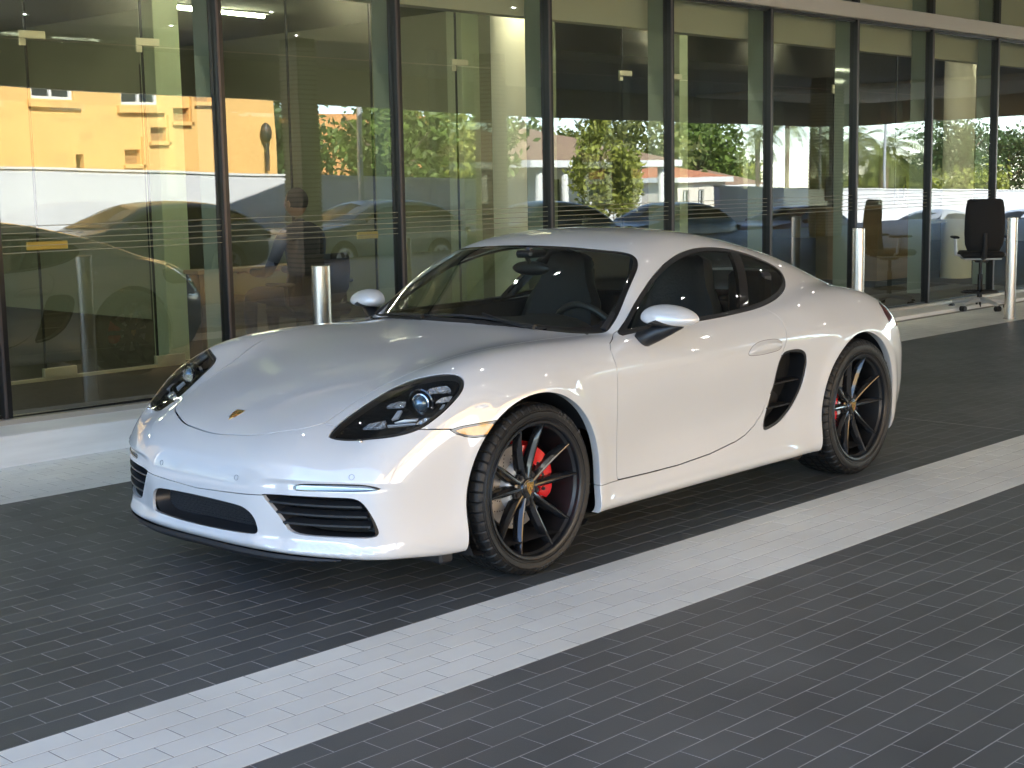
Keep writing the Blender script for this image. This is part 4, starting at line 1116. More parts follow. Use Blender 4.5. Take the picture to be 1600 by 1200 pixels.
# centre intake: black frame, grille
V=[];n=len(CI)
ci_out=CI;ci_in=(CI-[0,.308])*[.93,.80]+[0,.310]
def ring_obj(o,i,xo,xi,name,m,par):
    n=len(o);V=[(xo(y),y,z) for y,z in o]+[(xi(y),y,z) for y,z in i]
    Fc=[(k,(k+1)%n,(k+1)%n+n,k+n) for k in range(n)]
    return mobj(name,V,Fc,m,par,True)
lb=bpy.data.objects['lower_bumper']
xn=lambda y:.965-.44*abs(y)**3
ring_obj(ci_out,ci_in,lambda y:xn(y)-.022,lambda y:xn(y)-.075,'intake_frame',mat('intake_frame_black',(.02,.021,.023),rough=.35),lb)
mobj('intake_grille',[(xn(y)-.076,y,z) for y,z in ci_in],[tuple(range(n))[::-1]],mat('grille_black',(.016,.018,.022),rough=.5,bump=.5,bscale=200),lb)
m=MB()
for k in range(9):
    z=.272+k*.0095;hw=.29
    for s in range(12):
        ya=-hw+s*hw/6;yb=ya+hw/6-.002
        m.box(xn(ya)-.076,xn(ya)-.072,ya,yb,z,z+.0016)
m.build('grille_bars',mat('grille_bar',(.02,.022,.026),rough=.4),lb)
# ---------------------------------------------------------------- wipers and cowl
cb=spl([0,.28,.48,.62,.70],[-.398,-.415,-.455,-.515,-.570])
def wpt(x,y,up=.012):
    z=1.3
    for _ in range(300):
        if F(x,y,z)<0:break
        z-=.002
    return (x,y,z+up)
V=[]
for k in range(41):
    y=-.50+1.00*k/40;xb=float(cb(abs(y)));w_=.030*(1-.6*max(0,(abs(y)-.45)/.23))
    for dx,up in ((.004,.0005),(-.004,.0035),(-w_,.0035),(-w_-.003,.000)):
        V.append(wpt(xb+dx,y,up))
Fc=[(k*4+j,(k+1)*4+j,(k+1)*4+j+1,k*4+j+1) for k in range(40) for j in range(3)]
mobj('cowl_panel',V,Fc,blk_matt,car,True,auto=50)
for arm,blade in (([(-.405,.50),(-.43,.30),(-.455,.16)],[(-.43,.50),(-.445,.35),(-.448,.20),(-.44,.02),(-.43,-.10)]),
                  ([(-.40,-.16),(-.425,-.30),(-.455,-.46)],[(-.43,-.10+.0),(-.445,-.25),(-.468,-.40),(-.515,-.56),(-.56,-.64)])):
    m=MB();m.tube([wpt(*p,up=.02) for p in arm],[.010,.007,.005],8);w_=m.build('wiper',blk_sat,car,True)
    m=MB();m.tube([wpt(*p,up=.010) for p in blade],[.003,.006,.0065,.006,.003],6);m.build('wiper_blade',blk_matt,w_,True)
# ---------------------------------------------------------------- cabin
cab=mat('cabin_black',(.016,.016,.018),rough=.6,bump=.2,bscale=150); lea=mat('leather_black',(.022,.022,.025),rough=.42,bump=.25,bscale=90)
m=MB();m.box(-1.95,-.35,-.72,.72,.22,.26);m.box(-2.05,-1.93,-.70,.70,.26,.93,.02);m.box(-.45,-.35,-.70,.70,.26,.86)
m.build('cabin_floor',cab,car)
# dashboard: sweep across the car
V=[];sec=[(-.42,.86),(-.52,.905),(-.66,.915),(-.76,.895),(-.80,.85),(-.80,.74),(-.70,.60)]
for k in range(25):
    y=-.71+1.42*k/24;e=max(0,abs(y)-.28)
    bump_=.030*math.exp(-((y-.37)/.17)**2)
    for i,(x,z) in enumerate(sec):V.append((x-(.035 if i in (2,3,4) else 0)*(bump_/.03),y,z-.50*e*e+(bump_ if i in (2,3) else 0)))
ns=len(sec);Fc=[(k*ns+j,(k+1)*ns+j,(k+1)*ns+j+1,k*ns+j+1) for k in range(24) for j in range(ns-1)]
mobj('dashboard',V,Fc,cab,car,True,auto=50)
m=MB();m.box(-1.75,-.72,-.11,.11,.26,.56,.03);m.box(-.98,-.80,-.10,.10,.5,.72,.03);m.build('centre_console',cab,car)
# steering wheel
m=MB();c=np.array([-.93,.37,.80]);ax=np.array([-.90,0,.42]);ax/=np.linalg.norm(ax);u=np.array([0,1,0]);v=np.cross(ax,u)
m.tube([c+.185*(u*math.cos(t)+v*math.sin(t)) for t in np.linspace(0,2*math.pi,37)],.016,10,cap=False)
m.sphere(c-ax*.01,.055,.06,.055)
for t in (math.pi*0,math.pi,-math.pi/2,math.pi/2):
    pass
for t in (0.1,math.pi-.1,-math.pi/2 if v[2]>0 else math.pi/2):
    m.tube([c,c+.18*(u*math.cos(t)+v*math.sin(t))],[.022,.014],8)
m.build('steering_wheel',mat('wheel_leather',(.02,.02,.022),rough=.4),car,True,auto=50)
def seat(yc):
    def slab(prof,name,par):
        V=[];n=14
        for (x,z,hw,th,nx,nz) in prof:
            for k in range(n):
                t=2*math.pi*k/n;a=math.cos(t);b=math.sin(t)
                a=math.copysign(abs(a)**.55,a);b=math.copysign(abs(b)**.7,b)
                cup=.045*(abs(a)**2.2)*(1 if b>0 else .3)
                V.append((x+nx*(b*th+cup),yc+a*hw,z+nz*(b*th+cup)))
        m_=len(prof);Fc=[(i*n+k,i*n+(k+1)%n,(i+1)*n+(k+1)%n,(i+1)*n+k) for i in range(m_-1) for k in range(n)]+[tuple(range(n))[::-1],tuple(range((m_-1)*n,m_*n))]
        return mobj(name,V,Fc,lea,par,True,auto=60)
    back=[(-1.52,.36,.20,.05,.93,.36),(-1.53,.42,.25,.06,.95,.3),(-1.57,.60,.265,.065,.96,.26),(-1.62,.78,.255,.06,.965,.25),(-1.655,.90,.225,.05,.97,.22),(-1.68,.99,.165,.045,.97,.2),(-1.705,1.07,.135,.045,.97,.2),(-1.72,1.12,.115,.04,.97,.2),(-1.728,1.14,.07,.02,.97,.2)]
    s=slab(back,'seat',car)
    cush=[(-1.60,.36,.23,.06,0,1),(-1.45,.37,.25,.07,0,1),(-1.2,.40,.255,.07,0,1),(-1.06,.42,.24,.06,0,1),(-1.03,.40,.20,.03,0,1)]
    slab(cush,'seat_cushion',s);return s
seat(.37);seat(-.37)
# roof lining, mirror, door inners, rear bulkhead
V=[];nx_,ny=16,15
for i in range(nx_+1):
    x=-1.02-1.05*i/nx_
    for j in range(ny+1):
        y=(-.50+1.0*j/ny)*(1-.1*max(0,-x-1.5));V.append((x,y,float(Rc(x))-.12*y*y-.035))
Fc=[(i*(ny+1)+j,i*(ny+1)+j+1,(i+1)*(ny+1)+j+1,(i+1)*(ny+1)+j) for i in range(nx_) for j in range(ny)]
mobj('roof_lining',V,Fc,mat('lining_grey',(.05,.05,.052),rough=.9),car,True)
m=MB();m.sphere((-.955,.0,1.115),.022,.115,.034,20,10);o=m.build('rear_view_mirror',blk_sat,car,True)
m=MB();m.tube([(-.955,0,1.13),(-.93,0,1.17),(-.95,0,1.205)],[.014,.012,.02],8);m.box(-1.02,-.90,-.05,.05,1.165,1.20,.01);m.build('mirror_stalk',blk_sat,o)
for sgn in (1,-1):
    V=[];
    for i in range(13):
        x=-.67-1.20*i/12
        for (z,y) in ((.30,.78),(.55,.76),(.70,.70),(.82,.725),(.872,.765),(.885,.755)):V.append((x,y*sgn,z+.012*max(0,(-x-.9))))
    Fc=[(i*6+j,(i+1)*6+j,(i+1)*6+j+1,i*6+j+1) for i in range(12) for j in range(5)]
    mobj('door_card',V,Fc,cab,car,True,auto=50)
    # inner lining of the windscreen pillar and side rail
    m=MB();m.tube([(-.62,.70*sgn,.89),(-.78,.665*sgn,.985),(-.95,.60*sgn,1.09),(-1.06,.53*sgn,1.165),(-1.25,.50*sgn,1.205),(-1.5,.485*sgn,1.215),(-1.8,.49*sgn,1.18)],[.018,.02,.022,.024,.022,.02,.02],8);m.build('pillar_lining',cab,car,True)
    m=MB();m.box(-2.0,-1.90,min(.45*sgn,.66*sgn),max(.45*sgn,.66*sgn),.85,1.06,.02);m.build('rear_pillar_lining',cab,car)
_before=set(bpy.data.objects)
# ================================================================ across the street (seen mirrored in the glass)
yel=mat('yellow_stucco',(.76,.47,.16),rough=.9,var=.06,vscale=1.5,bump=.2,bscale=40)
org=mat('orange_stucco',(.70,.33,.12),rough=.9,var=.06,vscale=1.5)
whw=mat('white_wall_paint',(.62,.64,.66),rough=.85,var=.05,vscale=1)
wfr=mat('window_frame_white',(.7,.72,.70),rough=.5)
wgl=mat('window_dark_glass',(.02,.03,.04),rough=.05,coat=1)
# street wall
def wtop(x):return 1.75+.03*(x+17.7) if x>-40 else 1.08+.02*(x+40)
for (xa,xb,lab) in ((8,-26.6,'long low white street wall running behind the parked vehicles'),(-36,-62,'white street wall with a picket rail behind the palm trees')):
    V=[];Fc=[];xs=np.linspace(xa,xb,9)
    for x in xs:V+=[(x,16.9,zs(x)-.1),(x,16.9,wtop(x)),(x,17.1,wtop(x)),(x,17.1,zs(x)-.1)]
    for i in range(8):
        for j in range(3):Fc.append((i*4+j,(i+1)*4+j,(i+1)*4+j+1,i*4+j+1))
    Fc+=[(0,1,2,3),(35,34,33,32)]
    t=empty('street_wall',(0,0,0));tag(t,lab,'wall','walls along the street')
    mobj('wall_body',V,Fc,whw,t)
    V=[];Fc=[]
    for x in xs:V+=[(x,16.86,wtop(x)),(x,16.86,wtop(x)+.05),(x,17.14,wtop(x)+.05),(x,17.14,wtop(x))]
    for i in range(8):
        for j in range(4):Fc.append((i*4+j,(i+1)*4+j,(i+1)*4+(j+1)%4,i*4+(j+1)%4))
    mobj('wall_cap',V,Fc,wfr,t)
    if xb<-50:
        for k in range(60):
            x=-40-k*.34
            m=MB();m.box(x-.05,x+.05,16.6,16.64,zs(x)+.1,zs(x)+1.15);m.build('picket',wfr,t)
        for dz in (.25,1.0):
            m=MB();m.add([(-39.8,16.64,zs(-40)+dz),(-60.5,16.64,zs(-60.5)+dz),(-60.5,16.64,zs(-60.5)+dz+.07),(-39.8,16.64,zs(-40)+dz+.07),(-39.8,16.68,zs(-40)+dz),(-60.5,16.68,zs(-60.5)+dz),(-60.5,16.68,zs(-60.5)+dz+.07),(-39.8,16.68,zs(-40)+dz+.07)],[(0,1,2,3),(7,6,5,4),(3,2,6,7),(0,4,5,1)]);m.build('rail',wfr,t)
def wall_with_holes(name,m_,parent,x0,x1,y,z0,z1,holes,depth=.18):
    """facade in the x-z plane facing -y with real recessed openings"""
    xs=sorted({x0,x1}|{h[0] for h in holes}|{h[1] for h in holes});zs_=sorted({z0,z1}|{h[2] for h in holes}|{h[3] for h in holes})
    V=[];Fc=[]
    for i in range(len(xs)-1):
        for j in range(len(zs_)-1):
            cx,cz=(xs[i]+xs[i+1])/2,(zs_[j]+zs_[j+1])/2
            if any(h[0]<cx<h[1] and h[2]<cz<h[3] for h in holes):continue
            b=len(V);V+=[(xs[i],y,zs_[j]),(xs[i+1],y,zs_[j]),(xs[i+1],y,zs_[j+1]),(xs[i],y,zs_[j+1])];Fc.append((b,b+1,b+2,b+3))
    for (a,b_,c_,d) in holes:
        b=len(V);V+=[(a,y,c_),(b_,y,c_),(b_,y,d),(a,y,d),(a,y+depth,c_),(b_,y+depth,c_),(b_,y+depth,d),(a,y+depth,d)]
        Fc+=[(b,b+4,b+5,b+1),(b+1,b+5,b+6,b+2),(b+2,b+6,b+7,b+3),(b+3,b+7,b+4,b)]
    return mobj(name,V,Fc,m_,parent)
yb=empty('yellow_building',(0,19,0));tag(yb,'sunlit yellow stucco building with small stepped niches above the white street wall','building')
wins=[(-13.75,-12.7,3.55,4.9),(-15.95,-14.95,3.48,4.8),(-9.3,-8.2,3.6,4.9),(-4.5,-3.2,3.6,4.9),(0.5,1.8,3.6,4.9)]
nich=[(-15.40,-14.98,2.08,2.42),(-16.15,-15.70,2.62,2.95),(-16.85,-16.38,3.10,3.42),(-17.5,-17.0,3.58,3.9),(-13.9,-13.7,1.95,2.3)]
wall_with_holes('wall',yel,yb,-19.4,12,0,-.6,9,wins+nich)
m=MB();m.box(-19.4,12,.35,9,-.6,9);m.build('wall_core',yel,yb)
for (a,b,c_,d) in wins:
    m=MB();m.box(a,b,.15,.17,c_,d);w_=m.build('window',wgl,yb)
    m=MB();m.box(a,a+.07,.09,.15,c_,d);m.box(b-.07,b,.09,.15,c_,d);m.box(a+.07,b-.07,.09,.15,c_,c_+.07);m.box((a+b)/2-.03,(a+b)/2+.03,.09,.15,c_+.07,d);m.build('frame',wfr,w_)
    m=MB();m.box(a-.12,b+.12,-.12,.02,c_-.20,c_-.02,.01);m.build('sill',yel,w_)
for (a,b,c_,d) in nich[:4]:
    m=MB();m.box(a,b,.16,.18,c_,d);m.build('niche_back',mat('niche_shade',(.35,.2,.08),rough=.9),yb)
    m=MB();m.box(a-.10,a-.02,-.10,.02,c_-.02,d+.30);m.box(a-.02,b+.05,-.10,.02,c_-.10,c_-.02);m.build('niche_trim',yel,yb)
m=MB();m.tube([(-19.0,-.15,1.9),(-19.0,-.15,2.6)],.05,8);m.sphere((-19.0,-.15,2.85),.14,.14,.24);m.build('wall_lantern',mat('lantern_black',(.02,.02,.02),rough=.5),yb)
ob=empty('orange_building',(0,27,0));tag(ob,'orange stucco building showing between the leafy green street trees','building')
hs=[(-24-k*3.1,-23-k*3.1,2.2,3.6) for k in range(3)]
wall_with_holes('wall',org,ob,-33.5,-22,0,-1.5,3.9,hs);m=MB();m.box(-33.5,-22,.3,8,-1.5,3.9);m.build('wall_core',org,ob)
for (a,b,c_,d) in hs:
    m=MB();m.box(a,b,.15,.17,c_,d);m.build('window',wgl,ob)
# houses
roofm=mat('roof_tile_brown',(.30,.20,.13),rough=.85,var=.2,vscale=6,bump=.6,bscale=14); terra=mat('roof_tile_terracotta',(.50,.20,.10),rough=.85,var=.2,vscale=6,bump=.6,bscale=14)
cream=mat('cream_render',(.70,.66,.56),rough=.85)
def house(x0,x1,y0,y1,zb,ze,zr,wm,rm,lab,name,cols=0,wn=3,ov=.6):
    t=empty(name,(0,0,0));tag(t,lab,'house','houses across the street')
    n=wn;hs=[];W_=x1-x0
    for k in range(n):
        a=x0+W_*(k+.3)/n;hs.append((a,a+W_*.4/n,zb+(ze-zb)*.35,zb+(ze-zb)*.8))
    wall_with_holes('wall',wm,t,x0,x1,y0,zb,ze,hs);m=MB();m.box(x0,x1,y0+.3,y1,zb,ze-.02);m.build('wall_core',wm,t)
    for (a,b,c_,d) in hs:
        m=MB();m.box(a,b,y0+.14,y0+.17,c_,d);w_=m.build('window',wgl,t)
        m=MB();m.box((a+b)/2-.04,(a+b)/2+.04,y0+.08,y0+.14,c_,d);m.box(a,b,y0+.08,y0+.135,c_,c_+.08);m.box(a,b,y0+.08,y0+.135,d-.08,d);m.build('frame',wfr,w_)
    a,b,c_,d=x0-ov,x1+ov,y0-ov-(1.6 if cols else 0),y1+ov
    ry=(c_+d)/2;hr=min((d-c_)/2,(b-a)/2)*.9
    V=[(a,c_,ze),(b,c_,ze),(b,d,ze),(a,d,ze),(a+hr,ry,zr),(b-hr,ry,zr)]
    mobj('roof',V,[(0,1,5,4),(1,2,5),(2,3,4,5),(3,0,4),(3,2,1,0)],rm,t)
    m=MB();m.box(a,b,c_-.04,c_,ze-.28,ze+.02);m.box(a-.04,a,c_,d,ze-.28,ze+.02);m.box(b,b+.04,c_,d,ze-.28,ze+.02);m.build('fascia',wfr,t)
    for k in range(cols):
        x=x0+.3+(W_-.6)*k/(cols-1);m=MB();m.tube([(x,c_+.4,zb),(x,c_+.4,ze-.26)],.16,12);m.build('porch_column',wfr,t)
    return t
house(-50.6,-41.5,32,40,-1.2,2.35,4.0,wfr,roofm,'white house with porch columns under a brown hip roof beside the leafy tree','porch_house',cols=6,wn=4)
house(-69.5,-64.5,40,46,-2,1.55,2.3,cream,terra,'small cream house with a terracotta roof behind the parked vehicles','cottage',wn=3,ov=.3)
house(-82.3,-77,46,52,-2,1.0,2.1,cream,roofm,'low cream house with a grey brown roof right of the terracotta one','bungalow',wn=2,ov=.5)
# ---------------------------------------------------------------- vegetation
def leafm(name,c):
    m=bpy.data.materials.new(name);m.use_nodes=True;n=m.node_tree.nodes;l=m.node_tree.links;b=n['Principled BSDF']
    b.inputs['Roughness'].default_value=.55
    g=n.new('ShaderNodeNewGeometry');h=n.new('ShaderNodeHueSaturation');h.inputs['Color'].default_value=(*c,1)
    r=n.new('ShaderNodeMapRange');r.inputs[3].default_value=.6;r.inputs[4].default_value=1.5;l.new(g.outputs['Random Per Island'],r.inputs[0]);l.new(r.outputs[0],h.inputs['Value']);l.new(h.outputs[0],b.inputs['Base Color'])
    t=n.new('ShaderNodeBsdfTranslucent');l.new(h.outputs[0],t.inputs[0]);x=n.new('ShaderNodeMixShader');x.inputs[0].default_value=.35
    o=n['Material Output'];l.new(b.outputs[0],x.inputs[1]);l.new(t.outputs[0],x.inputs[2]);l.new(x.outputs[0],o.inputs[0]);return m
LG=[leafm('leaf_green',(.13,.20,.035)),leafm('leaf_olive',(.17,.19,.05)),leafm('leaf_yellow_green',(.26,.29,.05)),leafm('leaf_dark',(.06,.11,.03))]
bark=mat('bark',(.16,.12,.08),rough=.95,bump=.5,bscale=20)
def tree(x,y,h,rx,rz,lm,lab,n=2600,seed=0,leaf=.13,trunk=.16,name='street_tree'):
    R=np.random.RandomState(seed);z0=zs(x)
    t=empty(name,(x,y,z0));tag(t,lab,'tree','trees across the street')
    cz=h-rz
    m=MB();m.tube([(0,0,-.1),(.1,0,cz*.4),(-.05,.1,cz*.8),(0,0,cz+rz*.4)],[trunk,trunk*.8,trunk*.65,trunk*.25],9)
    for k in range(7):
        a=k*.9+seed;m.tube([(0,0,cz*(.55+.06*k)),(math.cos(a)*rx*.35,math.sin(a)*rx*.35,cz*(.75+.05*k)),(math.cos(a)*rx*.75,math.sin(a)*rx*.75,cz+rz*(-.3+.15*k))],[trunk*.45,trunk*.3,trunk*.1],6)
    m.build('trunk',bark,t,True)
    # clumps of leaves through the crown
    nc=34;C_=[]
    while len(C_)<nc:
        p=R.uniform(-1,1,3)
        if .25<np.linalg.norm(p)<1:C_.append(p*[rx,rx,rz]*(.72+.3*R.rand())+[0,0,cz])
    C_=np.array(C_);ci_=R.randint(0,nc,n);P=C_[ci_]+R.normal(0,1,(n,3))*[rx*.17,rx*.17,rz*.15]
    A=R.normal(0,1,(n,3));A/=np.linalg.norm(A,axis=1,keepdims=True);B_=np.cross(A,R.normal(0,1,(n,3)));B_/=np.linalg.norm(B_,axis=1,keepdims=True)
    s=leaf*R.uniform(.6,1.4,(n,1));V=np.stack([P-A*s,P-B_*s*.45,P+A*s,P+B_*s*.45],1).reshape(-1,3)
    mobj('crown',V,np.arange(4*n).reshape(-1,4),lm,t)
    return t
T_=[(-24.2,20.0,4.75,2.1,1.65,0,'leafy green tree nearest the yellow building, behind the silver vehicle'),
(-26.6,21,4.95,1.9,1.75,2,'bright leafy tree in the middle above the silver vehicle'),
(-28.9,21.5,4.85,1.6,1.7,0,'leafy tree just left of the round cream column'),
(-21.8,22.5,4.9,2.0,1.8,3,'dark shaded tree beside the yellow building corner'),
(-39.7,25,5.0,1.15,2.1,2,'slim yellow green tree left of the porch house'),
(-43.6,27,3.9,.8,1.3,2,'young thin tree in front of the porch house'),
(-75.5,52,8.7,5.0,4.0,1,'wide olive tree crown behind the porch house roof'),
(-83.2,52,9.6,3.6,5.0,0,'tall round green tree behind the terracotta cottage'),
(-71.5,56,7.6,4,3.4,1,'olive crown at the left end of the far tree line'),
(-88.5,54,5.8,3.6,2.4,2,'low yellow green bush tree right of the cottage'),
(-93,42,4.4,3.6,2.4,2,'low pale bush tree between the palms'),
(-67.5,24,6.3,2.6,1.5,3,'open branched tree at the right edge above the white wall'),
(-59.9,20,3.9,1.9,1.7,2,'bushy yellow green shrub tree above the white wall at right'),
(-73.5,24,6.0,2.6,2.2,3,'dark spreading tree at the far right')]
for i,(x,y,h,rx,rz,k,lab) in enumerate(T_):
    sc=1 if y<30 else 1.5
    tree(x,y,h,rx,rz,LG[k],lab,n=3800 if y<30 else 3400,seed=i+1,leaf=.13*sc*(1.4 if y>35 else 1))
palm_m=leafm('palm_frond',(.16,.19,.05))
def palm(x,y,h,L_,lab,seed=0,nf=34,tr=.28):
    R=np.random.RandomState(seed);z0=zs(x);t=empty('palm_tree',(x,y,z0));tag(t,lab,'palm tree','palm trees across the street')
    m=MB();m.tube([(0,0,-.1),(.05,0,h*.5),(0,0,h)],[tr,tr*.8,tr*.95],10);m.build('trunk',bark,t,True)
    V=[];Fc=[]
    for f in range(nf):
        a=R.uniform(0,2*math.pi);el=R.uniform(-.35,1.25);l=L_*R.uniform(.8,1.1)
        p=np.array([0,0,h]);d=np.array([math.cos(a)*math.cos(el),math.sin(a)*math.cos(el),math.sin(el)]);side=np.array([-math.sin(a),math.cos(a),0])
        ns=13
        for s in range(ns):
            u=s/ns;q=p+d*l/ns;d=d+np.array([0,0,-.16]);d/=np.linalg.norm(d)
            up=np.cross(side,d)
            w_=l*.20*math.sin(math.pi*min(1,u*.85+.12))**.8
            for sg in (1,-1):
                for kk in (0,.5):
                    o=p+(q-p)*kk;tip=o+side*sg*w_+d*w_*.7-np.array([0,0,1])*w_*.25
                    b=len(V);V+=[o,o+d*l*.022,tip+d*.01,tip];Fc.append((b,b+1,b+2,b+3))
            p=q
    mobj('crown',V,Fc,palm_m,t)
palm(-79.5,35,4.5,3.6,'large feathery palm behind the lamp post at right',1,46,.45)
palm(-85.5,35,4.3,3.0,'second feathery palm right of the lamp post',2,40,.4)
palm(-69.9,36,6.4,2.0,'tall thin trunked palm beside the ribbed column',3,24,.16)
palm(-70.6,38.5,5.6,2.0,'palm whose fronds hang left of the tall thin palm',4,24,.18)
palm(-72.5,33,5.2,2.6,'palm with drooping fronds next to the wide ribbed column',5,26,.2)
palm(-93,38,4.1,2.2,'small palm left of the bushy shrub tree',6,24,.25)
# potted spiky plant by the wall
t=empty('dragon_tree',(-15.5,15.9,zs(-15.5)));tag(t,'spiky two headed dragon tree against the white street wall','plant')
m=MB();m.tube([(0,0,0),(0,0,.5),(-.16,0,.85),(-.22,0,1.1)],[.06,.05,.04,.03],8);m.tube([(0,0,.45),(.18,0,.8),(.25,0,1.15)],[.04,.035,.03],8);m.build('trunk',bark,t,True)
V=[];Fc=[];R=np.random.RandomState(4)
for c_ in ((-.22,0,1.1),(.25,0,1.15)):
    for k in range(46):
        a=R.uniform(0,2*math.pi);el=R.uniform(-.2,1.4);d=np.array([math.cos(a)*math.cos(el),math.sin(a)*math.cos(el),math.sin(el)]);sd=np.cross(d,[0,0,1]);sd/=np.linalg.norm(sd)+1e-6
        p=np.array(c_);b=len(V);V+=[p-sd*.012,p+sd*.012,p+d*.25+sd*.013,p+d*.25-sd*.013,p+d*.42-np.array([0,0,.09])]
        Fc+=[(b,b+1,b+2,b+3),(b+3,b+2,b+4)]
mobj('leaves',V,Fc,LG[3],t)
# lamp post with sign
def lamp_post(x,y,h,lab,sign):
    t=empty('street_lamp',(x,y,zs(x)));tag(t,lab,'street lamp','lamp posts')
    g=mat('pole_grey',(.42,.44,.45),rough=.5,metal=.3)
    m=MB();m.tube([(0,0,0),(0,0,h)],[.085,.06],12);m.box(-.14,.14,-.14,.14,0,.12);m.build('pole',g,t,True)
    m=MB();m.tube([(0,0,h),(-.7,-.1,h+.15),(-1.1,-.15,h+.12)],[.05,.04,.04],8);m.box(-1.5,-.95,-.25,-.02,h+.04,h+.15,.02);m.build('lamp_arm',g,t)
    if sign:
        m=MB();m.box(-.28,.28,-.13,-.10,1.75+zs(0)-zs(x)*.0,2.35+zs(0)-zs(x)*.0,.003);s=m.build('sign',mat('sign_white',(.75,.76,.75),rough=.4),t)
        m=MB();m.add([(-.17,-.134,1.72),(0,-.134,1.92),(.17,-.134,1.72),(.17,-.134,1.62),(0,-.134,1.82),(-.17,-.134,1.62)],[(0,1,4,5),(1,2,3,4)]);m.build('chevron',mat('sign_dark',(.05,.05,.06),rough=.5),s)
lamp_post(-52.5,20,5.6,'grey lamp post carrying a small square sign in front of the large palm',True)
lamp_post(-19.3,15.6,4.9,'grey lamp post behind the silver vehicle in front of the leafy trees',False)
